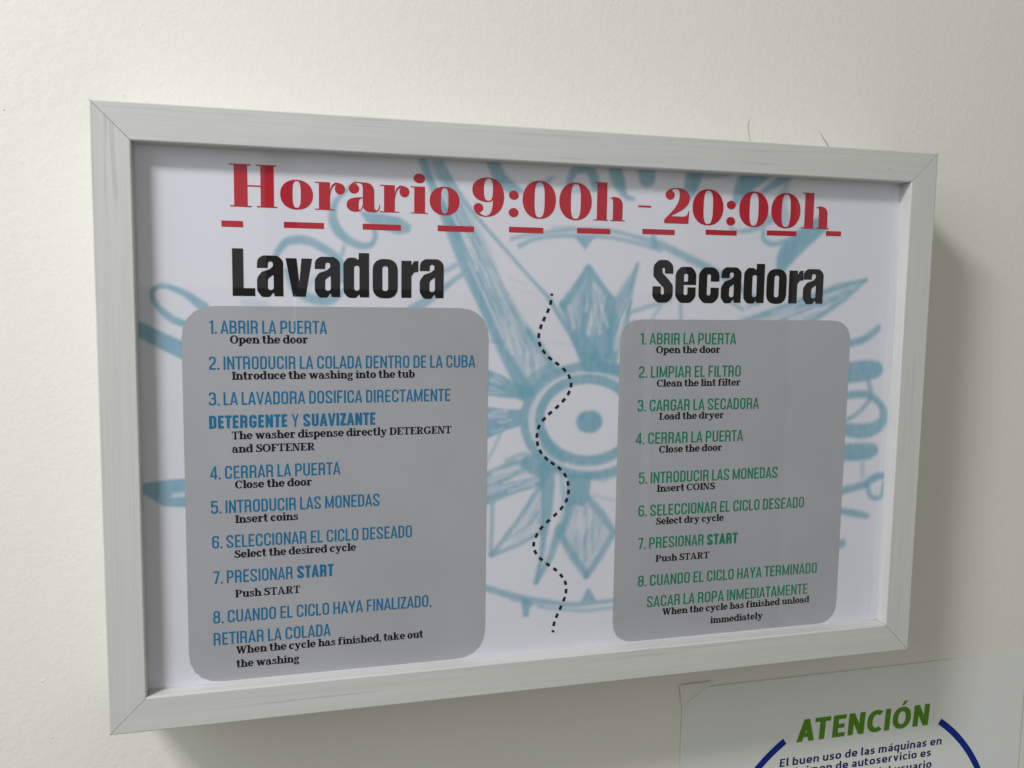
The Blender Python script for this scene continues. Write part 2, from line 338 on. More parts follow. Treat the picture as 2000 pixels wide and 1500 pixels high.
# -- west-south-west, south-west, south and south-east points
STRAIGHT = True
poly([(945, 925), (1000, 900), (1070, 905), (1075, 930), (1055, 945), (1010, 956), (945, 985)], .45, 6)
stroke([(945, 930, 10), (1000, 905, 10), (1050, 895, 14)], .6); stroke([(945, 980, 18), (1012, 955, 14), (1058, 940, 18)], .75); stroke([(950, 950, 8), (1000, 935, 7)], .5)
lighten([(965, 925, 8), (1010, 915, 8)], .7, 6); lighten([(1000, 938, 5), (1035, 930, 6)], .8, 5)
stroke([(962, 984, 9), (961, 1030, 8), (959, 1082, 10)], .65); stroke([(1056, 948, 10), (1014, 1015, 9), (962, 1083, 10)], .72); stroke([(962, 1084, 10), (1010, 1066, 8), (1058, 1040, 8)], .68)
stroke([(990, 1055, 5), (1040, 1020, 5)], .45); stroke([(1020, 1040, 5), (1052, 1000, 5)], .4); poly([(1056, 950), (1062, 1040), (990, 1070)], .25, 6)
stroke([(1068, 915, 34), (1070, 950, 28), (1069, 996, 22), (1062, 1050, 12), (1058, 1090, 10), (1047, 1138, 9)], .82); stroke([(1094, 1032, 18), (1076, 1087, 14), (1048, 1138, 8)], .75)
stroke([(1098, 930, 10), (1104, 1000, 10), (1094, 1036, 16)], .55, 6)
poly([(1108, 925), (1156, 925), (1152, 975), (1140, 990), (1120, 985), (1105, 1000)], .85)
poly([(1122, 972), (1151, 975), (1199, 1040), (1146, 1128), (1094, 1050)], .28, 6)
stroke([(1124, 970, 14), (1096, 1046, 14), (1120, 1088, 16), (1145, 1122, 14)], .75); stroke([(1151, 975, 14), (1178, 1008, 16), (1200, 1040, 12), (1172, 1088, 13), (1146, 1126, 12)], .75)
stroke([(1144, 990, 6), (1144, 1095, 6)], .6); stroke([(1160, 1000, 6), (1158, 1080, 5)], .4); stroke([(1175, 1020, 6), (1164, 1070, 6)], .4); stroke([(1126, 1040, 14), (1126, 1085, 12)], .4, 7)
stroke([(1150, 930, 8), (1180, 938, 7), (1205, 928, 7)], .5); stroke([(1160, 968, 5), (1200, 978, 6)], .35)
stroke([(1184, 712, 18), (1212, 724, 18)], .6); stroke([(1195, 690, 5), (1188, 640, 6)], .4)
hatch((960, 935), (1060, 905), (960, 970), (1060, 940), 12, 5, w=7); hatch((1060, 960), (1000, 1060), (1064, 1000), (1050, 1045), 8, 6, w=5)
hatch((1130, 985), (1115, 1060), (1170, 1010), (1160, 1100), 12, 7, w=6); hatch((950, 725), (1018, 762), (950, 770), (1018, 776), 6, 9, w=6); hatch((950, 800), (1016, 803), (950, 850), (1016, 828), 6, 10, w=6)
STRAIGHT = False
# -- brush lettering round the edge
stroke([(962, 312, 26), (976, 344, 26), (996, 364, 24), (1018, 372, 10)], .85); stroke([(1042, 364, 3), (1064, 356, 10), (1082, 346, 8)], .65)
stroke([(1112, 362, 12), (1120, 338, 16), (1138, 328, 20), (1156, 336, 20), (1166, 366, 18)], .85); stroke([(1120, 374, 7), (1158, 372, 7)], .55)
stroke([(1200, 318, 26), (1208, 352, 26), (1222, 382, 12), (1238, 388, 6)], .85); stroke([(1262, 325, 34), (1265, 348, 32)], .85, 5, False)
stroke([(1360, 325, 34), (1350, 366, 28), (1340, 394, 10)], .85); stroke([(1355, 342, 14), (1400, 342, 9), (1426, 340, 6)], .7)
stroke([(1490, 332, 38), (1458, 358, 36), (1436, 396, 12)], .88); stroke([(1545, 340, 14), (1516, 358, 16), (1490, 374, 6)], .8); stroke([(1540, 350, 10), (1528, 392, 16), (1534, 430, 22)], .5, 7)
stroke([(1505, 428, 18), (1476, 446, 10), (1446, 452, 7), (1428, 446, 6)], .7); stroke([(1602, 440, 30), (1562, 472, 36), (1536, 500, 34), (1526, 526, 18)], .9)
stroke([(1492, 450, 8), (1493, 468, 9), (1512, 477, 9), (1536, 470, 8)], .75)
stroke([(1648, 674, 14), (1690, 662, 13), (1716, 641, 12)], .82); stroke([(1645, 730, 36), (1690, 724, 36), (1710, 722, 30)], .9)
stroke([(1645, 774, 14), (1695, 771, 13), (1724, 797, 13), (1722, 826, 20), (1690, 842, 26), (1645, 838, 22)], .85); stroke([(1697, 745, 8), (1701, 775, 9), (1680, 804, 8), (1648, 824, 8)], .75)
stroke([(1645, 884, 30), (1690, 882, 30), (1704, 880, 24)], .9); stroke([(1685, 906, 8), (1686, 930, 8)], .5, 6)
stroke([(1640, 960, 14), (1685, 948, 13), (1712, 932, 14), (1738, 930, 12)], .85); stroke([(1694, 948, 9), (1702, 970, 9), (1720, 971, 9), (1728, 946, 9)], .8); stroke([(1640, 998, 12), (1670, 1003, 13), (1694, 1008, 10)], .82); stroke([(1634, 1068, 12), (1645, 1062, 16)], .8)
stroke([(398, 600, 22), (358, 572, 14), (318, 558, 11), (298, 569, 11), (304, 594, 12), (336, 623, 16), (366, 634, 14)], .82); stroke([(262, 638, 30), (315, 665, 34), (365, 688, 36)], .88)
poly([(274, 946), (320, 938), (372, 934), (372, 992), (320, 990), (275, 962)], .88); lighten([(340, 968, 8), (368, 966, 10)], .7, 5)
stroke([(538, 502, 12), (548, 484, 15), (566, 470, 17), (600, 470, 18), (630, 484, 17), (654, 500, 16), (668, 520, 14), (668, 548, 10)], .78); stroke([(694, 356, 6), (672, 376, 8), (655, 396, 12), (650, 424, 18), (660, 450, 19), (682, 470, 17), (706, 480, 15), (724, 478, 12), (733, 464, 10), (732, 450, 9)], .8)
poly([(702, 412), (740, 416), (780, 424), (804, 440), (800, 454), (778, 458), (745, 448), (716, 434)], .8, 5); stroke([(672, 482, 8), (668, 498, 8)], .6)
stroke([(562, 530, 14), (575, 562, 16), (605, 582, 20), (640, 586, 22), (664, 572, 16)], .75, 6); stroke([(650, 532, 12), (620, 540, 10), (600, 560, 8)], .4, 7)
stroke([(866, 532, 9), (890, 518, 10)], .6); stroke([(902, 536, 9), (868, 562, 12), (836, 586, 18), (806, 604, 20)], .72)
stroke([(478, 592, 14), (520, 594, 10)], .3, 7)
for p in ([(998, 545, 3), (1030, 556, 3)], [(1002, 562, 3), (1040, 572, 2)], [(1078, 668, 4), (1120, 674, 4)]): stroke(p, .25, 5)

tone = .5 * vnoise(60, 38, 1) + .5 * vnoise(150, 95, 2); streak = vnoise(200, 60, 5)
C1 = np.array([.155, .39, .56]); C2 = np.array([.19, .45, .53])
ink = C1 + (C2 - C1) * tone[..., None]
cov = COV * (.88 + .16 * streak) * (.88 + .14 * tone)
cov = np.clip(cov, 0, 1)
COL = paper * (.99 + .02 * vnoise(9, 6, 7)[..., None]) * (1 - cov[..., None]) + ink * cov[..., None]
wave = (vnoise(5, 3, 11) - .5) * .00004
V = np.stack([PX.ravel(), (Y_PRINT + .0006 + wave).ravel(), PZ.ravel()], 1)
idx = np.arange(GX * GZ).reshape(GZ, GX)
F = np.stack([idx[:-1, :-1], idx[:-1, 1:], idx[1:, 1:], idx[1:, :-1]], -1).reshape(-1, 4)
me = bpy.data.meshes.new('print_sheet'); me.vertices.add(len(V)); me.vertices.foreach_set('co', V.ravel())
me.loops.add(F.size); me.loops.foreach_set('vertex_index', F.ravel().astype(np.int32)); me.polygons.add(len(F))
me.polygons.foreach_set('loop_start', np.arange(0, F.size, 4, dtype=np.int32)); me.update(calc_edges=True)
me.polygons.foreach_set('use_smooth', np.ones(len(F), bool))
at_c = me.color_attributes.new('pigment', 'FLOAT_COLOR', 'POINT')
at_c.data.foreach_set('color', np.concatenate([COL.reshape(-1, 3), np.ones((GX * GZ, 1))], 1).astype(np.float32).ravel())
me.materials.append(M_paper); me.validate()
sheet = link(bpy.data.objects.new('print_sheet', me), notice)
sheet['label'] = 'white print with a blurred blue compass rose drawing'

# ------------------------------------------------------------------ glyph engine
def arc_corner(p0, p, p1, r, n=5):
    a = Vector(p0) - Vector(p); b_ = Vector(p1) - Vector(p); la, lb = a.length, b_.length
    if la < 1e-9 or lb < 1e-9: return [p]
    a /= la; b_ /= lb; ang = math.acos(max(-1, min(1, a.dot(b_))))
    if ang > 3.1 or r <= 0: return [tuple(p)]
    d = min(r / math.tan(ang / 2), la * .499, lb * .499)
    A = Vector(p) + a * d; B = Vector(p) + b_ * d; o = []
    for k in range(n + 1):
        t = k / n; q = A * (1 - t) ** 2 * 1.0 + Vector(p) * 2 * t * (1 - t) * .88 + B * t * t; q = q / ((1 - t) ** 2 + 2 * t * (1 - t) * .88 + t * t)
        o.append((q.x, q.y))
    return o
def rnd(pts, closed=True, r=None):
    """pts (x, y[, radius]) -> polyline with rounded corners"""
    o = []; n = len(pts)
    for i, p in enumerate(pts):
        rr = p[2] if len(p) > 2 else (r or 0)
        if not closed and i in (0, n - 1): o.append((p[0], p[1])); continue
        o += arc_corner(pts[i - 1][:2], p[:2], pts[(i + 1) % n][:2], rr)
    return o
def ribbon(pts, w, closed=False):
    """list of convex quads along a polyline; w a number or one per point"""
    n = len(pts); W = w if isinstance(w, (list, tuple)) else [w] * n; L = []; Rr = []
    for i in range(n):
        p = Vector(pts[i]); a = Vector(pts[i - 1]) if (closed or i) else None; b_ = Vector(pts[(i + 1) % n]) if (closed or i < n - 1) else None
        d1 = (p - a).normalized() if a is not None else None; d2 = (b_ - p).normalized() if b_ is not None else None
        if d1 is None: d1 = d2
        if d2 is None: d2 = d1
        n1 = Vector((-d1.y, d1.x)); n2 = Vector((-d2.y, d2.x)); m = n1 + n2
        m = n1 if m.length < 1e-6 else m.normalized(); k = 1 / max(.35, m.dot(n1)); o = m * (W[i] / 2 * k)
        L.append(p + o); Rr.append(p - o)
    q = []
    for i in range(n if closed else n - 1):
        j = (i + 1) % n; q.append([tuple(L[i]), tuple(Rr[i]), tuple(Rr[j]), tuple(L[j])])
    return q
def ell(cx, cy, rx, ry, a0=0, a1=360, n=24, pw=2.0):
    o = []
    for k in range(n + (0 if a1 - a0 >= 360 else 1)):
        t = math.radians(a0 + (a1 - a0) * k / n); c, s = math.cos(t), math.sin(t)
        o.append((cx + rx * math.copysign(abs(c) ** (2 / pw), c), cy + ry * math.copysign(abs(s) ** (2 / pw), s)))
    return o
def rect(x0, y0, x1, y1): return [(x0, y0), (x1, y0), (x1, y1), (x0, y1)]
def path(s, n=7):
    """tiny svg-like path: M L C Z"""
    tk = s.replace(',', ' ').split(); i = 0; cur = None; o = []; cmd = None
    while i < len(tk):
        if tk[i] in 'MLCZ': cmd = tk[i]; i += 1
        if cmd == 'Z': break
        if cmd in 'ML': cur = (float(tk[i]), float(tk[i + 1])); o.append(cur); i += 2
        elif cmd == 'C':
            c = [float(t) for t in tk[i:i + 6]]; i += 6
            for k in range(1, n + 1):
                t = k / n; u = 1 - t
                o.append((u**3 * cur[0] + 3*u*u*t * c[0] + 3*u*t*t * c[2] + t**3 * c[4], u**3 * cur[1] + 3*u*u*t * c[1] + 3*u*t*t * c[3] + t**3 * c[5]))
            cur = (c[4], c[5])
    return o
def area2(p): return sum(p[i - 1][0] * p[i][1] - p[i][0] * p[i - 1][1] for i in range(len(p)))
def fill(solids, holes=()):
    """union of the solids minus the holes -> verts, tris"""
    vs = []; fs = []; hs = set()
    for k, p in enumerate(list(solids) + list(holes)):
        p = [q for i, q in enumerate(p) if (Vector(q) - Vector(p[i - 1])).length > 1e-7]
        if len(p) < 3 or abs(area2(p)) < 1e-9: continue
        if area2(p) < 0: p = p[::-1]
        if k >= len(solids): hs.add(len(fs))
        fs.append(list(range(len(vs), len(vs) + len(p)))); vs += [Vector(q) for q in p]
    r = delaunay_2d_cdt(vs, [], fs, 0, 1e-6)
    P = np.array([(p.x, p.y) for p in r[0]]); T = np.array(r[2]); C = P[T].mean(1)
    A = lambda t: abs((P[t[1]][0] - P[t[0]][0]) * (P[t[2]][1] - P[t[0]][1]) - (P[t[2]][0] - P[t[0]][0]) * (P[t[1]][1] - P[t[0]][1]))
    ins = np.zeros(len(T), bool); out_ = np.zeros(len(T), bool)
    for k, f in enumerate(fs):                 # a triangle belongs to the glyph when its centre lies in a solid and in no hole
        q = np.array([vs[i] for i in f]); c = np.zeros(len(T), bool)
        for a, b_ in zip(q, np.roll(q, -1, 0)):
            cr = (a[1] > C[:, 1]) != (b_[1] > C[:, 1])
            if cr.any(): c ^= cr & (C[:, 0] < (b_[0] - a[0]) * (C[:, 1] - a[1]) / (b_[1] - a[1] + (1e-15 if b_[1] == a[1] else 0)) + a[0])
        if k in hs: out_ |= c
        else: ins |= c
    keep = [tuple(int(i) for i in t) for t, i_, o_ in zip(T, ins, out_) if i_ and not o_ and A(t) > 1e-12]
    used = sorted({i for t in keep for i in t}); mp = {i: k for k, i in enumerate(used)}
    return [tuple(P[i]) for i in used], [tuple(mp[i] for i in t) for t in keep]

# ---- condensed gothic capitals (list items): cap height 1, t = stroke weight
def bebas(ch, t):
    h = t / 2; b = t > .15
    def P(pts, closed=False): return ribbon(rnd(pts, closed), t, closed)
    W = .47 + (.03 if b else 0); r = .20; x1 = W - h; T = 1 - h
    V_ = lambda x: rect(x, 0, x + t, 1)
    if ch == 'I': return [V_(0)], t
    if ch in 'O0': return P([(h, h, r), (x1, h, r), (x1, T, r), (h, T, r)], True), W
    if ch == 'D': return P([(h, h), (x1 - .02, h, r), (x1 - .02, T, r), (h, T)], True), W - .02
    if ch == 'C': return P([(x1, .66), (x1, T, r), (h, T, r), (h, h, r), (x1, h, r), (x1, .36)]), W
    if ch == 'G': return P([(x1, .68), (x1, T, r), (h, T, r), (h, h, r), (x1, h, r), (x1, .53 - h), (x1 - .16, .53 - h)]), W
    if ch == 'U': return P([(h, 1), (h, h, r), (x1, h, r), (x1, 1)]), W
    if ch == 'E': return [V_(0), rect(0, 0, .39, t), rect(0, 1 - t, .39, 1), rect(0, .5 - h, .355, .5 + h)], .39
    if ch == 'F': return [V_(0), rect(0, 1 - t, .38, 1), rect(0, .48 - h, .34, .48 + h)], .38
    if ch == 'L': return [V_(0), rect(0, 0, .37, t)], .37
    if ch == 'H': return [V_(0), V_(W - t), rect(0, .5 - h, W, .5 + h)], W
    if ch == 'T': return [rect(0, 1 - t, .44, 1), rect(.22 - h, 0, .22 + h, 1)], .44
    if ch == 'N': return [V_(0), V_(W + .01 - t), [(0, 1), (t * .95, 1), (W + .01, 0), (W + .01 - t * .95, 0)]], W + .01
    if ch == 'M': w = .62; return [V_(0), V_(w - t), [(0, 1), (t * .95, 1), (w / 2 + h * .7, .05), (w / 2 - h * .7, .05)], [(w - t * .95, 1), (w, 1), (w / 2 + h * .7, .05), (w / 2 - h * .7, .05)]], w
    if ch == 'A': w = .52 + (.04 if b else 0); return [[(0, 0), (t * 1.0, 0), (w / 2 + h * .6, 1), (w / 2 - h * .95, 1)], [(w, 0), (w - t, 0), (w / 2 - h * .6, 1), (w / 2 + h * .95, 1)], rect(w * .2, .2, w * .8, .2 + t * .85)], w
    if ch == 'V': w = .52 + (.04 if b else 0); return [[(0, 1), (t, 1), (w / 2 + h * .6, 0), (w / 2 - h * .95, 0)], [(w, 1), (w - t, 1), (w / 2 - h * .6, 0), (w / 2 + h * .95, 0)]], w
    if ch == 'Y': w = .52; return [rect(w / 2 - h, 0, w / 2 + h, .44), [(0, 1), (t, 1), (w / 2 + h, .40), (w / 2 - h, .40)], [(w, 1), (w - t, 1), (w / 2 - h, .40), (w / 2 + h, .40)]], w
    if ch == 'Z': w = .42; return [rect(0, 0, w, t), rect(0, 1 - t, w, 1), [(0, t * .9), (t * 1.15, t * .9), (w, 1 - t * .9), (w - t * 1.15, 1 - t * .9)]], w
    if ch == 'P': return [V_(0)] + P([(h, T), (x1 - .01, T, r), (x1 - .01, .43, r), (h, .43)]), W - .01
    if ch == 'R': return [V_(0)] + P([(h, T), (x1 - .01, T, r), (x1 - .01, .47, r * .9), (h, .47)]) + P([(x1 - .12, .47), (x1 - .015, .45, .12), (x1 - .015, .12, .1), (x1 + .005, 0)]), W + .005
    if ch == 'B': return [V_(0)] + P([(h, T), (x1 - .02, T, r), (x1 - .02, .52, r * .8), (h, .52)]) + P([(h, .52), (x1, .52, r * .85), (x1, h, r), (h, h)]), W
    if ch == 'S': return P([(x1 - .01, .70), (x1 - .01, T, r), (h, T, r), (h, .66, .13), (.13, .56, .1), (x1 - .12, .40, .1), (x1, .30, .13), (x1, h, r), (h, h, r), (h, .30)]), W
    if ch == '1': return [rect(.14, 0, .14 + t, 1), [(0, .82), (0, .90), (.14 + h, 1), (.14 + h, .82)]], .14 + t
    if ch == '2': return P([(h, .72), (h, T, r), (x1 - .03, T, r), (x1 - .03, .58, .18), (h, .20, .1), (h, h), (x1 - .02 + h, h)]), W - .02
    if ch == '3': return P([(h, .74), (h, T, r), (x1 - .02, T, r), (x1 - .02, .53, r * .8), (.17, .53)]) + P([(.17, .53), (x1, .53, r * .8), (x1, h, r), (h, h, r), (h, .28)]), W
    if ch == '4': return [rect(.28, 0, .28 + t, 1), rect(0, .17, .48, .17 + t), [(0, .17), (0, .17 + t), (.28, 1), (.28 + t * .3, 1), (t * .95, .2)]], .48
    if ch == '5': return P([(x1 - .02 + h, T), (h + .01, T), (h, .50), ]) + P([(h, .55), (.12, .62, .05), (x1, .62, r), (x1, h, r), (h, h, r), (h, .27)]), W
    if ch == '6': return P([(x1, .74), (x1, T, r), (h, T, r), (h, h, r), (x1, h, r), (x1, .56, r), (h, .56)]), W
    if ch == '7': return [rect(0, 1 - t, .43, 1), [(.10, 0), (.10 + t, 0), (.43, 1 - t), (.43 - t, 1 - t)]], .43
    if ch == '8': return P([(h + .015, .53, r * .8), (x1 - .015, .53, r * .8), (x1 - .015, T, r), (h + .015, T, r)], True) + P([(h, h, r), (x1, h, r), (x1, .53, r * .85), (h, .53, r * .85)], True), W
    if ch == '.': return [rect(0, 0, t * 1.05, t * 1.05)], t * 1.05
    if ch == ',': return [[(0, t), (t, t), (t, 0), (t * .6, -t * .9), (t * .15, -t * .9), (t * .4, 0), (0, 0)]], t
    raise KeyError(ch)
def bebas_sb(ch):
    return {'A': .012, 'V': .012, 'T': .018, 'Y': .008, 'L': .035, '.': .03, 'Z': .03}.get(ch, .05)

# ---- sturdy slab serif (translations): cap height 1, x height .72
XH = .74
def slab(ch):
    s = .245; th = .12; sf = .12            # stem, thin, serif thickness
    def st(x, y0, y1, l=1, r=1, bl=1, br=1, e=.085):   # stem with top / bottom serifs
        o = [rect(x, y0, x + s, y1)]
        if l or r: o.append(rect(x - e * l, y1 - sf, x + s + e * r, y1))
        if bl or br: o.append(rect(x - e * bl, y0, x + s + e * br, y0 + sf))
        return o
    def bowl(cx, cy, rx, ry, a0=0, a1=360, tk=.255, tn=.125, n=22):
        closed = a1 - a0 >= 360; pts = []; ws = []
        for k in range(n + (0 if closed else 1)):
            t = math.radians(a0 + (a1 - a0) * k / n); w = tn + (tk - tn) * abs(math.cos(t)) ** 1.3
            pts.append((cx + (rx - w / 2) * math.cos(t), cy + (ry - w / 2) * math.sin(t))); ws.append(w)
        return ribbon(pts, ws, closed)
    e = .085; h = XH / 2
    if ch == 'o': return bowl(.34, h, .34, h + .02), .68
    if ch == 'c': return bowl(.33, h, .33, h + .02, 48, 318) + [ell(.50, XH - .2, .10, .10, n=12)], .64
    if ch == 'e': return bowl(.34, h, .34, h + .02, 0, 322) + [rect(.12, h - .055, .655, h + .045)], .67
    if ch == 'a': return ([rect(.36, .08, .36 + s, .50)] + bowl(.30, XH - .24, .26, .26, 0, 150, .2, .10) + [ell(.13, XH - .21, .10, .10, n=12)] + bowl(.25, .215, .25, .235, 60, 300, .19, .09)
                   + [rect(.24, .36, .40, .45), rect(.24, -.02, .42, .07), rect(.36, 0, .68, sf), rect(.36, .0, .56, .3)]), .68
    if ch == 'b': return [rect(.09, 0, .09 + s, 1.05), rect(0, 1.05 - sf, .1, 1.05)] + bowl(.43, h, .33, h + .02, -120, 120), .76
    if ch == 'd': return [rect(.47, 0, .47 + s, 1.05), rect(.36, 1.05 - sf, .5, 1.05), rect(.47, 0, .77, sf)] + bowl(.33, h, .33, h + .02, 60, 300), .77
    if ch == 'p': return [rect(.09, -.3, .09 + s, XH), rect(0, XH - sf, .1, XH), rect(0, -.3, .40, -.3 + sf)] + bowl(.43, h, .33, h + .02, -120, 120), .76
    if ch == 'g': return (bowl(.31, .47, .27, .26, tk=.21, tn=.11) + bowl(.33, -.12, .33, .19, tk=.17, tn=.11) + [ribbon([(.20, .26), (.12, .14), (.20, .06)], .10)[0], rect(.14, .0, .5, .10), rect(.46, .60, .68, .70)]), .68
    if ch == 'h': return st(.085, 0, 1.05, 1, 0) + st(.50, 0, .5, 0, 0) + arch(.185, .50, s), .785
    if ch == 'n': return st(.085, 0, XH, 1, 0) + st(.50, 0, .5, 0, 0) + arch(.185, .50, s), .785
    if ch == 'm': return st(.085, 0, XH, 1, 0) + st(.48, 0, .5, 0, 0) + st(.875, 0, .5, 0, 0) + arch(.185, .48, s) + arch(.58, .875, s), 1.16
    if ch == 'u': return [rect(.085, .22, .085 + s, XH), rect(0, XH - sf, .12, XH), rect(.49, 0, .49 + s, XH), rect(.40, XH - sf, .5, XH), rect(.5, 0, .77, sf)] + bowl(.37, .27, .285, .29, 180, 320, .2, .12), .77
    if ch == 'r': return st(.085, 0, XH, 1, 0, 1, 1.4) + ribbon([(.2, .40), (.27, .60), (.40, .68), (.50, .66)], [.06, .13, .14, .14]) + [ell(.50, .60, .105, .10, n=12)], .61
    if ch == 'i': return st(.085, 0, XH, 1, 0) + [ell(.185, .94, .115, .115, n=12)], .37
    if ch == 'l': return st(.085, 0, 1.05, 1, 0), .37
    if ch == 't': return [rect(.10, .18, .10 + s, .98), rect(0, XH - sf, .45, XH), [(0, XH - sf), (.10, XH - sf), (.2, .98), (.12, .98), (.06, XH)]] + bowl(.33, .23, .23, .25, 180, 320, .2, .11), .50
    if ch == 'f': return [rect(.10, 0, .10 + s, .80), rect(0, XH - sf, .46, XH), rect(.015, 0, .42, sf)] + bowl(.34, .80, .24, .26, 45, 180, .2, .11) + [ell(.48, .92, .09, .09, n=12)], .56
    if ch == 's': return ribbon([(.47, .53), (.42, .63), (.28, .685), (.15, .62), (.15, .50), (.30, .40), (.46, .30), (.50, .18), (.40, .07), (.24, .05), (.11, .10), (.08, .22)], [.10, .11, .12, .15, .16, .17, .16, .15, .13, .12, .11, .10]) + [rect(.44, .48, .52, .74), rect(.03, 0, .11, .26)], .58
    if ch == 'k': return st(.085, 0, 1.05, 1, 0) + [[(.28, .28), (.28, .42), (.52, .72), (.64, .72)], [(.30, .42), (.46, .52), (.74, .02), (.54, .02)], rect(.42, XH - sf, .74, XH), rect(.46, 0, .80, sf)], .80
    if ch == 'w': return [[(.04, XH), (.31, XH), (.48, 0), (.28, 0)], [(.30, 0), (.46, 0), (.65, XH - .03), (.53, XH - .03)], [(.45, XH), (.70, XH), (.87, 0), (.67, 0)], [(.68, 0), (.85, 0), (1.06, XH), (.92, XH)], rect(0, XH - sf, .36, XH), rect(.44, XH - sf, .72, XH), rect(.84, XH - sf, 1.12, XH)], 1.12
    if ch == 'y': return [[(.04, XH), (.32, XH), (.53, 0), (.33, 0)], [(.34, .02), (.48, .02), (.71, XH), (.59, XH)], rect(0, XH - sf, .36, XH), rect(.48, XH - sf, .78, XH)] + ribbon([(.46, .1), (.38, -.14), (.28, -.24), (.16, -.22)], [.12, .12, .11, .10]) + [ell(.13, -.17, .10, .10, n=12)], .78
    if ch == 'O': return bowl(.46, .5, .46, .52, tk=.24, tn=.10), .92
    if ch == 'C': return bowl(.44, .5, .44, .52, 45, 318, .24, .10) + [rect(.72, .62, .80, 1.0)], .84
    if ch == 'G': return bowl(.44, .5, .44, .52, 45, 330, .24, .10) + [rect(.70, .64, .78, 1.0), rect(.64, .05, .84, .44), rect(.54, .36, .92, .46)], .92
    if ch == 'D': return st(.1, 0, 1, 1, 0, 1, 0) + [rect(.1, .9, .45, 1), rect(.1, 0, .45, .1)] + bowl(.42, .5, .46, .5, -90, 90, .24, .10), .88
    if ch == 'I': return st(.1, 0, 1), .40
    if ch == 'T': return [rect(.31, 0, .51, 1), rect(.20, 0, .62, sf), rect(.02, .9, .80, 1), rect(.02, .70, .10, 1), rect(.72, .70, .80, 1)], .82
    if ch == 'E': return st(.1, 0, 1, 1, 0, 1, 0) + [rect(.1, .9, .72, 1), rect(.1, 0, .74, .1), rect(.64, .70, .72, 1), rect(.66, 0, .74, .30), rect(.2, .46, .52, .56), rect(.46, .36, .53, .66)], .76
    if ch == 'F': return st(.1, 0, 1, 1, 0, 1, 1) + [rect(.1, .9, .72, 1), rect(.64, .70, .72, 1), rect(.2, .44, .52, .54), rect(.46, .34, .53, .64)], .72
    if ch == 'L': return st(.1, 0, 1, 1, 1, 1, 0) + [rect(.1, 0, .70, .1), rect(.62, 0, .70, .34)], .72
    if ch == 'N': return [rect(.10, 0, .20, 1), rect(.68, 0, .78, 1), [(.08, 1), (.32, 1), (.78, 0), (.56, 0)], rect(0, .9, .25, 1), rect(0, 0, .30, .1), rect(.58, .9, .88, 1)], .88
    if ch == 'R': return st(.1, 0, 1, 1, 0, 1, 1) + [rect(.1, .9, .45, 1), rect(.1, .44, .45, .53), [(.36, .48), (.56, .48), (.80, .02), (.58, .02)], rect(.58, 0, .88, .1)] + bowl(.42, .72, .34, .28, -90, 90, .22, .10), .87
    if ch == 'P': return st(.1, 0, 1, 1, 0, 1, 1) + [rect(.1, .9, .45, 1), rect(.1, .42, .45, .52)] + bowl(.42, .71, .36, .29, -90, 90, .22, .10), .80
    if ch == 'S': return ribbon([(.62, .74), (.56, .88), (.38, .945), (.20, .88), (.16, .72), (.26, .58), (.50, .46), (.62, .34), (.60, .16), (.42, .055), (.22, .08), (.10, .24)], [.10, .11, .12, .18, .22, .23, .23, .22, .19, .13, .12, .10]) + [rect(.58, .66, .66, 1), rect(.04, 0, .12, .34)], .72
    if ch == 'A': return [[(.08, 0), (.19, 0), (.46, 1), (.36, 1)], [(.36, 1), (.52, 1), (.86, 0), (.62, 0)], rect(.22, .26, .68, .35), rect(0, 0, .32, .1), rect(.54, 0, .94, .1)], .94
    if ch == 'W': return [[(.05, 1), (.33, 1), (.49, 0), (.31, 0)], [(.33, 0), (.47, 0), (.68, .95), (.57, .95)], [(.50, 1), (.76, 1), (.93, 0), (.74, 0)], [(.76, 0), (.91, 0), (1.16, 1), (1.03, 1)], rect(0, .9, .38, 1), rect(.46, .9, .78, 1), rect(.94, .9, 1.24, 1)], 1.24
    if ch == ',': return [ell(.12, .09, .11, .11, n=12), [(.13, .1), (.23, .08), (.17, -.12), (.06, -.2), (.02, -.16), (.11, -.06)]], .24
    raise KeyError(ch)
def arch(x0, x1, s):
    """shoulder joining two stems"""
    return ribbon([(x0 + .04, .42), (x0 + .12, .58), (x0 + .22, .665), (x1 - .0, .64), (x1 + s * .45, .54), (x1 + s / 2, .40)], [.08, .11, .13, .17, .19, s])

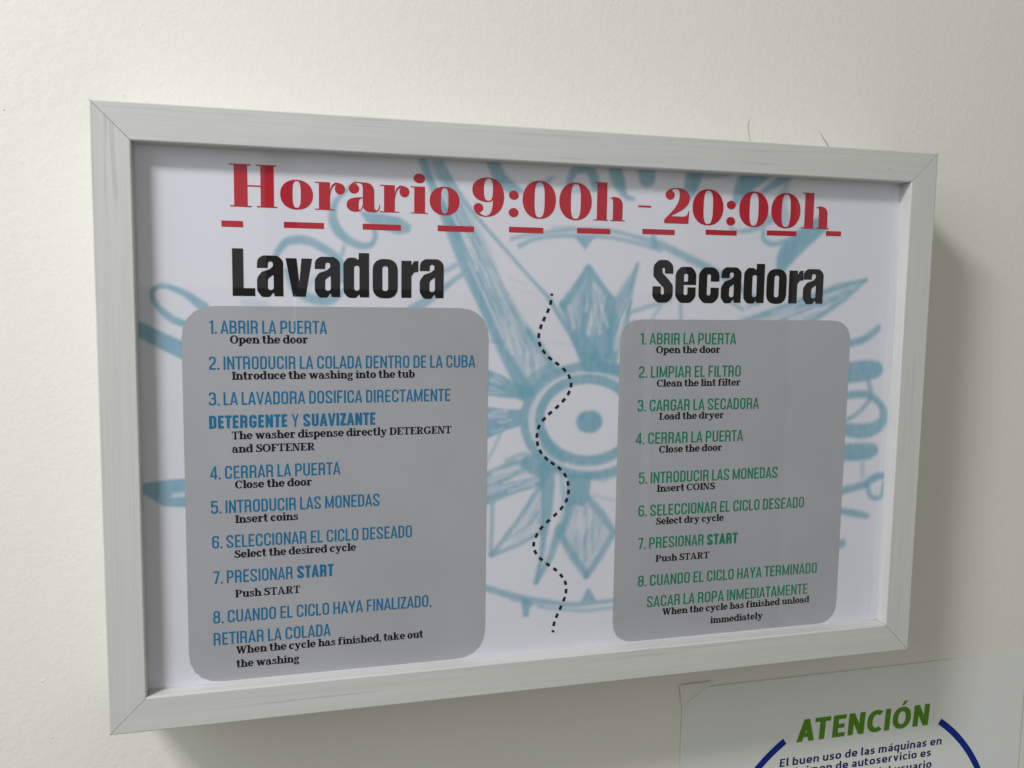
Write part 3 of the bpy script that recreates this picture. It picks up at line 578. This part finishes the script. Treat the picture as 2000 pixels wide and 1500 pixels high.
# ---- humanist sans (second poster)
def sans(ch, t):
    h = t / 2; X = .74; W = .54
    P = lambda pts, c=False: ribbon(rnd(pts, c), t, c)
    acc = None
    if ch in 'áéÓ':
        acc = ch; ch = {'á': 'a', 'é': 'e', 'Ó': 'O'}[ch]
    o = None
    if ch == 'l': o = P([(h, 1.05), (h, h + .02, .15), (h + .14, h)]), .2
    elif ch == 'i': o = [rect(0, 0, t, X), ell(h, .95, t * .62, t * .62, n=12)], t
    elif ch == 'b': o = P([(h, 1.05), (h, h, .05), (.3, h, .25), (W - h, h, .3), (W - h, X - h, .3), (h, X - h)]), W
    elif ch == 'd': o = P([(W - h, 1.05), (W - h, h, .05), (h, h, .3), (h, X - h, .3), (W - h, X - h)]), W
    elif ch == 'q': o = P([(W - h, -.3), (W - h, X - h, .05), (h, X - h, .3), (h, h, .3), (W - h, h)]), W
    elif ch == 'o': o = P([(h, h, .26), (W + .02 - h, h, .26), (W + .02 - h, X - h, .26), (h, X - h, .26)], True), W + .02
    elif ch == 'e': o = P([(h, X * .5 - .03), (W - h, X * .5 - .03), (W - h, X - h, .25), (h, X - h, .25), (h, h, .28), (W - .04, h)]), W
    elif ch == 'a': o = P([(.05, X - h), (W - .06 - h, X - h, .2), (W - .06 - h, h), (h, h, .2), (h, .45 - h, .2), (W - .06 - h, .45 - h)]), W - .06
    elif ch == 's': o = P([(W - .14, X - h - .01), (h, X - h, .17), (h, X / 2 + .02, .15), (W - .1 - h, X / 2 - .02, .15), (W - .1 - h, h, .18), (.01, h + .01)]), W - .1
    elif ch == 'c': o = P([(W - .08, X - h - .01), (h, X - h, .3), (h, h, .3), (W - .08, h + .01)]), W - .08
    elif ch == 'u': o = P([(h, X), (h, h, .22), (W - h, h), (W - h, X)]), W
    elif ch == 'n': o = P([(h, 0), (h, X - h), (W - h, X - h, .24), (W - h, 0)]), W
    elif ch == 'm': o = P([(h, 0), (h, X - h), (.42, X - h, .2), (.42, 0)]) + P([(.3, X - h), (.84 - h, X - h, .22), (.84 - h, 0)]), .84
    elif ch == 'r': o = P([(h, 0), (h, X - h, .1), (.34, X - h)]), .35
    elif ch == 't': o = P([(h + .01, .95), (h + .01, h, .2), (.34, h)]) + [rect(0, X - t, .35, X)], .36
    elif ch == 'v': o = [[(0, X), (t, X), (.27 + h * .8, 0), (.27 - h * .8, 0)], [(.54, X), (.54 - t, X), (.27 - h * .8, 0), (.27 + h * .8, 0)]], .54
    elif ch == 'p': o = P([(h, -.3), (h, X - h, .05), (W - h, X - h, .3), (W - h, h, .3), (h, h)]), W
    elif ch == 'g': o = P([(.05, -.3 + h), (W - h, -.3 + h, .2), (W - h, X - h, .05), (h, X - h, .3), (h, h, .3), (W - h, h)]), W
    elif ch == 'E': o = [rect(0, 0, t, 1), rect(0, 0, .5, t * .92), rect(0, 1 - t * .92, .5, 1), rect(0, .5 - h * .9, .45, .5 + h * .9)], .5
    elif ch == 'A': o = [[(0, 0), (t * 1.05, 0), (.34 + h, 1), (.34 - h * 1.0, 1)], [(.68, 0), (.68 - t * 1.05, 0), (.34 - h, 1), (.34 + h * 1.0, 1)], rect(.14, .2, .54, .2 + t * .9)], .68
    elif ch == 'T': o = [rect(0, 1 - t * .92, .6, 1), rect(.3 - h, 0, .3 + h, 1)], .6
    elif ch == 'N': o = [rect(0, 0, t, 1), rect(.64 - t, 0, .64, 1), [(0, 1), (t * 1.0, 1), (.64, 0), (.64 - t * 1.0, 0)]], .64
    elif ch == 'C': o = ribbon(ell(.37, .5, .37 - h, .5 - h + .01, 52, 308, 20, 2.3), t), .6
    elif ch == 'O': o = ribbon(ell(.37, .5, .37 - h, .5 - h + .01, 0, 360, 28, 2.2), t, True), .74
    elif ch == 'I': o = [rect(0, 0, t, 1)], t
    polys, w = o
    if acc: y = 1.08 if acc == 'Ó' else X + .1; polys = list(polys) + [[(w / 2 - .06, y), (w / 2 + .04, y), (w / 2 + .2, y + .2), (w / 2 + .04, y + .2)]]
    return polys, w

CACHE = {}
def glyph(font, ch, t=None):
    k = (font, ch, t)
    if k not in CACHE:
        if font == 'bebas': p, w = bebas(ch, t); sb = bebas_sb(ch)
        elif font == 'slab': p, w = slab(ch); sb = .008
        else: p, w = sans(ch, t); sb = .07
        CACHE[k] = (fill(p), w, sb)
    return CACHE[k]
SP = {'bebas': .20, 'slab': .27, 'sans': .26}
def run(font, text, t=None, track=0.0):
    """-> verts, tris in cap-height units, total width"""
    x = 0; V = []; T = []; first = True
    for ch in text:
        if ch == ' ': x += SP[font]; continue
        (vs, ts), w, sb = glyph(font, ch, t)
        if not first: x += sb + track - (.12 if font == 'sans' and ch == 'T' else 0)
        o = len(V); V += [(p[0] + x, p[1]) for p in vs]; T += [tuple(i + o for i in tr_) for tr_ in ts]
        x += w + sb; first = False; last = sb
    return V, T, x - last
def flat(name, V, T, Y, m, parent):
    """flat ink lying on the plane y = Y, facing the room"""
    return mesh_obj(name, [(p[0], Y, p[1]) for p in V], [t for t in T], m, parent)
Y_PAN, Y_INK = REC + .0005, REC + .00042      # ink films just proud of the sheet
def text_line(name, font, text, x0, y0, x1, y1, cap, m, t=None, Y=Y_PRINT, YI=None, parent=None, track=0, slope=False, lean=0):
    a = at(x0, y0, Y); b_ = at(x1, y1, Y); V, T, w = run(font, text, t, track)
    sx = (b_[0] - a[0]) / w; k = (b_[1] - a[1]) / w
    if not slope: zc = (a[1] + b_[1]) / 2; k = 0
    else: zc = a[1]
    return flat(name, [(a[0] + p[0] * sx + p[1] * cap * lean, zc + p[0] * k + p[1] * cap) for p in V], T, YI if YI is not None else Y_INK, m, parent), sx, zc

n, l, b = nodes(M_panel)          # uneven ink film of the panels
tc = N(n, 'ShaderNodeTexCoord'); q = N(n, 'ShaderNodeTexNoise', Scale=11.0, Detail=4.0, Roughness=.6); l.new(tc.outputs['Object'], q.inputs['Vector'])
r_ = ramp(n, [(.32, (.415, .42, .445)), (.68, (.46, .465, .492))]); l.new(q.outputs['Fac'], r_.inputs[0]); l.new(r_.outputs[0], b.inputs['Base Color'])
# ------------------------------------------------------------------ grey panels
def panel(cx0, cx1, z0, z1, r, lab):
    p = rnd([(cx0, z0, r), (cx1, z0, r), (cx1, z1, r), (cx0, z1, r)]); V, T = fill([p])
    o = flat('text_panel', V, T, Y_PAN, M_panel, sheet); o['label'] = lab
    return o
def avgx(*p): return sum(at(q[0], q[1], Y_PRINT)[0] for q in p) / len(p)
def avgz(*p): return sum(at(q[0], q[1], Y_PRINT)[1] for q in p) / len(p)
panel(avgx((354, 680), (369, 1260)), avgx((953, 700), (949, 1220)), avgz((430, 1332), (890, 1287)), avgz((430, 597), (890, 602)), .021, 'wide grey panel behind the washer steps')
panel(avgx((1210, 680), (1199, 1190)), avgx((1660, 680), (1635, 1170)), avgz((1250, 1250), (1580, 1222)), avgz((1255, 625), (1615, 625)), .0165, 'narrow grey panel behind the dryer steps')

# ------------------------------------------------------------------ list text
CB = .00855; TB = .0052
L = [('1. ABRIR LA PUERTA', 408.5, 652, 638.9, 652), ('2. INTRODUCIR LA COLADA DENTRO DE LA CUBA', 408.5, 722, 928.5, 718),
     ('3. LA LAVADORA DOSIFICA DIRECTAMENTE', 408, 792, 879.5, 783.6), ('*DETERGENTE', 408.5, 838, 561.3, 834), ('Y', 570, 834, 583.7, 833.6), ('*SUAVIZANTE', 592.3, 833.5, 733.3, 829.6),
     ('4. CERRAR LA PUERTA', 410.4, 936.3, 665, 927.2), ('5. INTRODUCIR LAS MONEDAS', 412.3, 1004.8, 741.3, 987.5), ('6. SELECCIONAR EL CICLO DESEADO', 414.4, 1072.7, 804.7, 1049),
     ('7. PRESIONAR', 416.5, 1141.5, 571.7, 1130.5), ('*START', 580.5, 1129.6, 651.7, 1125.5), ('8. CUANDO EL CICLO HAYA FINALIZADO,', 416.5, 1219, 842.6, 1184.7), ('RETIRAR LA COLADA', 417.3, 1262, 646, 1241.5)]
Rr = [('1. ABRIR LA PUERTA', 1250.7, 673.3, 1438.3, 672.5), ('2. LIMPIAR EL FILTRO', 1248, 738, 1447, 735.7), ('3. CARGAR LA SECADORA', 1245.5, 803, 1482.5, 799.2), ('4. CERRAR LA PUERTA', 1242, 867.5, 1451.7, 862),
      ('5. INTRODUCIR LAS MONEDAS', 1248, 944.2, 1518.7, 934.2), ('6. SELECCIONAR EL CICLO DESEADO', 1247, 1008.2, 1570.5, 992.5), ('7. PRESIONAR', 1246.2, 1072.5, 1374.5, 1065.5), ('*START', 1381.2, 1065, 1440.7, 1061.2),
      ('8. CUANDO EL CICLO HAYA TERMINADO', 1246.2, 1145.7, 1595.5, 1120), ('SACAR LA ROPA INMEDIATAMENTE', 1263.7, 1185.5, 1577, 1161.2)]
LE = [('Open the door', 449, 671, 601.6, 671), ('Introduce the washing into the tub', 452.8, 741.5, 810.4, 738), ('The washer dispense directly DETERGENT', 452.3, 858.7, 882, 846.4), ('and SOFTENER', 453.3, 884.5, 615.2, 879.7),
      ('Close the door', 459, 954, 609.3, 948.8), ('Insert coins', 459.2, 1022.4, 582.4, 1015.2), ('Select the desired cycle', 457.6, 1090.5, 695.5, 1075.4), ('Push START', 459.2, 1167.6, 586.7, 1158.3),
      ('When the cycle has finished, take out', 461, 1278, 826.6, 1245), ('the washing', 461.6, 1304, 585, 1293.5)]
RE = [('Open the door', 1281.7, 690, 1407, 689.5), ('Clean the lint filter', 1283, 755.5, 1446.7, 753.2), ('Load the dryer', 1287.5, 820, 1414, 817), ('Close the door', 1287.5, 884.2, 1410.5, 880.8),
      ('Insert COINS', 1283, 960.5, 1396.7, 956.2), ('Select dry cycle', 1281.2, 1024.2, 1413.7, 1018), ('Push START', 1280.5, 1096.7, 1385.5, 1091.7), ('When the cycle has finished unload', 1293.7, 1200, 1580.7, 1178.2), ('immediately', 1387.5, 1217.5, 1490, 1209)]
for lst, m in ((L, M_blue), (Rr, M_green)):
    zprev = None
    for s, *c in lst:
        bold = s[0] == '*'
        o, sx, zc = text_line('instruction_lettering', 'bebas', s.lstrip('*'), *c, CB, m, .195 if bold else .13, parent=sheet)
        print('SP', s, round(sx * 1e3, 2), round(zc * 1e3, 1))
for lst in (LE, RE):
    for s, *c in lst:
        o, sx, zc = text_line('translation_lettering', 'slab', s, *c, TB, M_text, parent=sheet)
        print('EN', s, round(sx * 1e3, 2), round(zc * 1e3, 1))

# ------------------------------------------------------------------ big headings: heavy condensed gothic, one outline per letter
ANT = {
 'L': ([[(0, 0), (215, 0), (215, 72), (105, 72), (105, 430), (0, 430)]], [], 215),
 'a': ([rnd([(256, 0), (170, 0), (160, 40, 12), (125, -6, 30), (45, -8, 40), (0, 50, 50), (0, 165, 60), (45, 222, 30), (125, 248, 25), (156, 275, 12), (156, 318, 22), (108, 318, 22), (104, 258), (0, 258), (4, 340, 60), (60, 372, 50), (200, 372, 60), (256, 330, 60)])],
       [rnd([(103, 58, 26), (162, 58, 26), (162, 200, 8), (106, 160, 25)])], 256),
 'v': ([[(0, 352), (106, 352), (132, 128), (155, 352), (258, 352), (192, 0), (70, 0)]], [], 258),
 'd': ([rnd([(250, 0), (250, 415), (150, 415), (148, 345, 10), (115, 370, 40), (45, 370, 50), (0, 320, 60), (0, 45, 60), (45, -6, 50), (120, -8, 30), (156, 30, 10), (160, 0)])], [rnd([(103, 62, 25), (156, 62, 25), (156, 296, 25), (103, 296, 25)])], 250),
 'o': ([rnd([(0, -7, 105), (245, -7, 105), (245, 364, 105), (0, 364, 105)])], [rnd([(94, 62, 26), (150, 62, 26), (150, 296, 26), (94, 296, 26)])], 245),
 'r': ([rnd([(0, 0), (98, 0), (98, 205, 20), (125, 245, 30), (165, 248), (165, 352), (120, 350, 25), (98, 300, 8), (98, 352), (0, 352)])], [], 165),
 'S': ([rnd([(180, 238), (180, 310, 60), (130, 351, 50), (50, 351, 50), (4, 305, 55), (4, 215, 40), (40, 175, 30), (98, 118, 20), (104, 62, 18), (74, 62, 18), (74, 130), (0, 130), (0, 40, 55), (45, -6, 45), (130, -6, 50), (180, 40, 60), (180, 140, 40), (140, 190, 30), (88, 240, 15), (80, 285, 15), (105, 285, 15), (106, 238)])], [], 180),
 'e': ([rnd([(182, 146), (182, 250, 75), (140, 298, 45), (45, 298, 50), (0, 250, 70), (0, 45, 70), (45, -6, 50), (135, -6, 50), (180, 40, 70), (180, 126), (108, 126), (108, 60, 18), (74, 60, 18), (74, 146)])], [rnd([(74, 174), (109, 174), (109, 240, 18), (74, 240, 18)])], 182),
 'c': ([rnd([(182, 178), (182, 250, 75), (140, 298, 45), (45, 298, 50), (0, 250, 70), (0, 45, 70), (45, -6, 50), (135, -6, 50), (180, 40, 70), (180, 126), (106, 126), (106, 60, 17), (74, 60, 17), (74, 240, 17), (106, 240, 17), (106, 178)])], [], 182)}
UN = {'S': 345, 'e': 345, 'c': 345}
def heading(letters, y0, y1, cap, lab):
    zc = (at(letters[0][1], y0, Y_PRINT)[1] + at(letters[-1][2], y1, Y_PRINT)[1]) / 2
    for ch, xa, xb in letters:
        s, h_, w = ANT[ch]; V, T = fill(s, h_); u = UN.get(ch, 424)
        yy = y0 + (y1 - y0) * (xa - letters[0][1]) / (letters[-1][1] - letters[0][1])
        A = at(xa, yy, Y_PRINT)[0]; B = at(xb, yy, Y_PRINT)[0]
        o = flat('heading_letter', [(A + p[0] / w * (B - A), zc + p[1] / u * cap) for p in V], T, Y_INK, M_black, sheet)
heading([('L', 454.4, 498.6), ('a', 502.4, 553.6), ('v', 558.4, 610), ('a', 615, 664.4), ('d', 671, 721), ('o', 728, 777), ('r', 784, 817), ('a', 819.8, 866.5)], 577, 583.2, .0298, 'Lavadora')
heading([('S', 1274, 1313.6), ('e', 1318.4, 1358.7), ('c', 1363.8, 1403.8), ('a', 1407.6, 1446.7), ('d', 1451.8, 1491.8), ('o', 1496.2, 1535.2), ('r', 1539.8, 1567.3), ('a', 1567.7, 1606.7)], 590.5, 592.2, .0298, 'Secadora')

# ------------------------------------------------------------------ title: fat-face letters
ABR = {   # solids, holes, width, cap units
 'H': ([rect(42, 0, 172, 378), rect(300, 0, 430, 378), rect(4, 0, 210, 11), rect(262, 0, 462, 11), rect(0, 367, 206, 378), rect(258, 367, 458, 378), rect(170, 182, 302, 194)], [], 460, 378),
 'o': ([ell(160, 127, 160, 134, n=36, pw=2.15)], [ell(160, 130, 41, 120, n=30, pw=2.8)], 320, 378),
 'r': ([rect(40, 0, 148, 252), rect(0, 0, 193, 9), rect(0, 242, 60, 252), ell(245, 195, 50, 50)] + ribbon([(146, 120), (152, 175), (172, 220), (205, 244), (245, 240)], [4, 10, 18, 20, 14]), [], 295, 378),
 'a': ([path('M 158 50 L 158 205 C 158 240 150 255 120 258 L 120 266 L 180 266 C 240 266 270 230 270 180 L 270 50 C 270 28 280 14 294 14 C 308 14 316 35 319 66 L 326 66 C 326 20 310 -4 270 -4 C 220 -6 165 -4 158 50 Z'), ell(72, 205, 50, 46)]
       + ribbon([(40, 236), (70, 258), (100, 263), (150, 262)], [8, 10, 10, 9]) + [path('M 160 128 C 90 132 0 120 0 60 C 0 15 40 -6 85 -6 C 130 -6 158 20 162 50 L 156 60 C 145 25 138 14 128 14 C 114 16 117 40 117 65 C 117 100 125 119 160 119 Z')], [], 325, 378),
 'i': ([rect(38, 0, 136, 246), rect(5, 0, 162, 9), rect(5, 237, 60, 246), ell(84, 320, 53, 44)], [], 162, 370),
 '9': ([path('M 140 330 C 235 330 283 262 283 165 C 283 60 215 -6 120 -6 C 70 -6 30 15 18 50 L 60 40 C 75 15 95 4 120 4 C 160 4 182 40 184 140 C 165 118 130 118 110 122 C 40 130 0 170 0 228 C 0 285 55 330 140 330 Z'), ell(56, 70, 43, 40)], [path('M 145 320 C 115 320 102 292 102 225 C 102 158 115 132 145 132 C 172 132 183 158 183 225 C 183 292 172 320 145 320 Z')], 283, 340),
 ':': ([ell(43, 40, 43, 40), ell(43, 190, 43, 40)], [], 86, 340),
 '0': ([ell(147, 159, 147, 165, n=40, pw=2.15)], [ell(149, 159, 45, 152, n=30, pw=2.9)], 294, 340),
 'h': ([rect(30, 0, 118, 338), rect(0, 0, 132, 9), rect(6, 328, 50, 338), rect(150, 0, 281, 9), path('M 116 150 C 125 192 150 214 185 214 C 232 214 258 190 258 140 L 258 0 L 172 0 L 172 150 C 172 186 165 200 152 200 C 135 200 120 175 116 138 Z')], [], 281, 340),
 '-': ([rect(0, 128, 115, 144)], [], 115, 326),
 '2': ([path('M 0 0 L 216 0 L 221 110 L 213 110 C 208 75 195 62 165 62 L 58 62 C 115 98 223 130 223 222 C 223 280 170 309 105 309 C 60 309 20 290 8 260 L 45 264 C 55 290 75 300 98 300 C 124 300 134 280 131 230 C 125 150 60 100 0 30 Z'), ell(46, 245, 41, 41)], [], 222, 326)}
TITLE = [('H', 449, 541, 403.0), ('o', 547.4, 611.4, 406), ('r', 615, 674, 409.3), ('a', 677, 742, 412), ('r', 742.4, 799.6, 415.2), ('i', 801, 835.6, 417.7), ('o', 839.2, 897.5, 419.5), ('9', 922.1, 984.4, 422.5),
         (':', 993.6, 1012.8, 426.5), ('0', 1020.5, 1085.4, 427.0), ('0', 1092, 1155.3, 430.2), ('h', 1159, 1220.7, 432.5), ('-', 1246, 1271.4, 436), ('2', 1297.5, 1346, 436.2), ('0', 1352, 1412.2, 438.8), (':', 1418.5, 1436, 441), ('0', 1443, 1500, 441),
         ('0', 1505.7, 1562.6, 442.6), ('h', 1565, 1620, 445.5)]
CT = .0268
zs = [at((a + b_) / 2, y, Y_PRINT)[1] for _, a, b_, y in TITLE]; print('title z', [round(z * 1e3, 1) for z in zs])
kz = np.polyfit([at(a, y, Y_PRINT)[0] for _, a, b_, y in TITLE], zs, 1); print('title fit', kz)
for (ch, xa, xb, y) in TITLE:
    s, h_, w, u = ABR[ch]; V, T = fill(s, h_); A = at(xa, y, Y_PRINT)[0]; B = at(xb, y, Y_PRINT)[0]
    z0 = kz[0] * A + kz[1]
    flat('title_letter', [(A + p[0] / w * (B - A), z0 + p[1] / u * CT) for p in V], T, Y_INK, M_red, sheet)
DASH = [(432.4, 474.6, 431, 443), (554.6, 632.6, 434.2, 445.8), (708.6, 783, 437.8, 449.2), (855, 925.8, 441, 452.4), (994.3, 1061.4, 443.8, 454.7), (1127.2, 1192, 446, 456.4), (1254.9, 1318, 447.8, 458), (1378.5, 1439, 449.4, 459.2), (1498, 1556, 450.7, 460.3), (1613.5, 1643, 451.5, 461)]
for a, c, y0, y1 in DASH:
    A = at(a, y1, Y_PRINT); B = at(c, y1, Y_PRINT); zt = at((a + c) / 2, y0, Y_PRINT)[1]; zb = (A[1] + B[1]) / 2; zb = at((a + c) / 2, y1, Y_PRINT)[1]
    flat('underline_dash', rect(A[0], zb, B[0], zt), [(0, 1, 2, 3)], Y_INK, M_red, sheet)

# ------------------------------------------------------------------ wavy dotted divider
DIV = [(1078, 575.5), (1076, 590.7), (1070.7, 606.7), (1063, 623), (1056.7, 638), (1052.6, 655.4), (1054.4, 672.4), (1062.6, 687), (1074.6, 700), (1088.6, 710.4), (1102.4, 722), (1112, 735.6), (1115.6, 752), (1111, 767.6), (1101, 782), (1088.4, 795), (1074.6, 807), (1062.4, 819), (1052.6, 834), (1049, 850.4), (1050, 866.6), (1056, 882.6), (1067, 895.6),
       (1079.5, 905.3), (1093, 915), (1104, 928.3), (1109.7, 944.4), (1110.6, 961), (1106.6, 977.3), (1097, 992.6), (1084.7, 1005.6), (1070.8, 1018.3), (1057.6, 1031.3), (1048, 1046), (1042.7, 1063), (1046, 1078.8), (1056.6, 1092), (1070.3, 1102.8), (1084.5, 1112.6), (1096.7, 1124.9), (1104.6, 1138.6), (1105.8, 1154.9), (1102, 1170.7), (1095, 1187.3), (1087.8, 1202.9), (1082.3, 1218.7), (1080.4, 1233.4)]
DP = [Vector(at(p[0], p[1], Y_PRINT)) for p in DIV]
for i, p in enumerate(DP):
    a = DP[max(0, i - 1)]; c = DP[min(len(DP) - 1, i + 1)]; d = (c - a).normalized(); nn = Vector((-d.y, d.x)) * .00104
    ln = .0017 if 0 < i < len(DP) - 1 else .0008; d *= ln
    flat('divider_dash', [tuple(p - d - nn), tuple(p + d - nn), tuple(p + d + nn), tuple(p - d + nn)], [(3, 2, 1, 0)], Y_INK, M_navy, sheet)

# ------------------------------------------------------------------ second poster, glued to the wall
poster = empty('warning_poster', (0, Y_WALL, HZ), 'grey-white poster with green ATENCIÓN heading and blue ring, on the wall below the frame', 'poster')
YW = Y_WALL
TLc = at(1329, 1340, YW); TRc = at(2005, 1276, YW); zt = (TLc[1] + TRc[1]) / 2; bl = at(1331, 1490, YW)
print('poster', TLc, TRc, bl)
px0 = (TLc[0] + bl[0]) / 2; px1 = TRc[0] - .001; zb = zt - .46
# sheet with its torn upper left corner
NX, NZ = 30, 34; vs = []; fs = []
for j in range(NZ + 1):
    for i in range(NX + 1):
        vs.append((px0 + (px1 - px0) * i / NX, -.0007, zb + (zt - zb) * j / NZ))
for j in range(NZ):
    for i in range(NX):
        a = j * (NX + 1) + i; fs.append((a, a + 1, a + NX + 2, a + NX + 1))
n0 = len(vs)
psheet = mesh_obj('poster_sheet', vs, fs, M_sheet, poster, False)
sol = psheet.modifiers.new('thickness', 'SOLIDIFY'); sol.thickness = .0004; sol.offset = 1
YP = -.0013
# torn flap of wall paint film over the upper left corner
tf = [(1326, 1338), (1345, 1334.5), (1372, 1332), (1388, 1328.5), (1391, 1336), (1378, 1343), (1368, 1347), (1362, 1356), (1350, 1363), (1342, 1372), (1334, 1375), (1329, 1371), (1328, 1356)]
pts = [at(p[0], p[1], YW) for p in tf]; c = (sum(p[0] for p in pts) / len(pts), sum(p[1] for p in pts) / len(pts))
v = [(p[0], -.0012, p[1]) for p in pts]; nn = len(v)
v += [(c[0] + (p[0] - c[0]) * .86, -.0016 - random.uniform(0, .0005), c[1] + (p[1] - c[1]) * .86) for p in pts] + [(c[0], -.0016, c[1])]
f = [(i, (i + 1) % nn, nn + (i + 1) % nn, nn + i) for i in range(nn)] + [(nn + i, nn + (i + 1) % nn, 2 * nn) for i in range(nn)]
tape = mesh_obj('torn_corner_film', v, f, M_tape, poster, True); tape['label'] = 'cream torn film over the upper left corner'
# ring
RP = [(1528.4, 1441.6), (1496, 1470), (1471, 1500), (1837, 1402), (1880, 1442), (1914, 1500)]
W_ = np.array([at(p[0], p[1], YW) for p in RP]); A_ = np.c_[2 * W_, np.ones(len(W_))]; s_ = np.linalg.lstsq(A_, (W_ ** 2).sum(1), rcond=None)[0]
cx, cz = s_[0], s_[1]; Ro = math.sqrt(s_[2] + cx * cx + cz * cz); print('ring', cx, cz, Ro, np.hypot(W_[:, 0] - cx, W_[:, 1] - cz))
aL = math.degrees(math.atan2(W_[0][1] - cz, W_[0][0] - cx)); aR = math.degrees(math.atan2(W_[3][1] - cz, W_[3][0] - cx))
rw = .0062; arcp = [(cx + (Ro - rw / 2) * math.cos(math.radians(t)), cz + (Ro - rw / 2) * math.sin(math.radians(t))) for t in np.linspace(aL, aR + 360, 90)]
V, T = fill(ribbon(arcp, rw)); flat('ring_band', V, T, YP, M_bl2, poster)
text_line('heading_lettering', 'sans', 'ATENCIÓN', 1553.6, 1447.5, 1810, 1416, .0205, M_gr2, .21, YW, YP, poster, -.03, lean=.06)
o, sx, zc = text_line('notice_lettering', 'sans', 'El buen uso de las máquinas en', 1521, 1495.3, 1836.5, 1453.9, .0073, M_nv2, .168, YW, YP, poster, lean=.05)
for s, xr, yr in (('régimen de autoservicio es', 1816, 1475), ('responsabilidad del usuario', 1817, 1497.5)):
    V, T, w = run('sans', s, .168); b_ = at(xr, yr, YW); x0 = b_[0] - w * sx * 1.0
    # the printed lines run level; their height is that of the measured right end
    flat('notice_lettering', [(x0 + p[0] * sx, b_[1] + p[1] * .0073) for p in V], T, YP, M_nv2, poster)
    print('poster line', s, b_, zc)

# ------------------------------------------------------------------ two fibres caught behind the top rail
def fibre(pxs, w, label):
    P = [at(p[0], p[1], YW) for p in pxs]; a = P[-1]
    q = ribbon(P, w); V, T = fill(q); v = [(p[0] - a[0], -.0006, p[1] - a[1]) for p in V]; k = len(v)
    v += [(p[0], .0, p[2]) for p in v]
    f = [t for t in T] + [tuple(i + k for i in reversed(t)) for t in T]
    o = mesh_obj('fibre', v, f, M_hair, None); o.location = (a[0], YW, HZ + a[1]); o['label'] = label; o['category'] = 'fibre'; o['group'] = 'fibres above the frame'
fibre([(1466, 228), (1463, 236), (1460.5, 243), (1461.5, 255), (1463, 266), (1466, 285)], [.00006, .00012, .0002, .00016, .00012, .00008], 'faint wavy fibre on the wall above the frame, left of the darker straight one')
fibre([(1599, 256), (1604, 263), (1609, 272), (1614, 280), (1620, 290)], [.00006, .00016, .00024, .00026, .0002], 'darker straight slanting fibre on the wall above the right part of the frame')
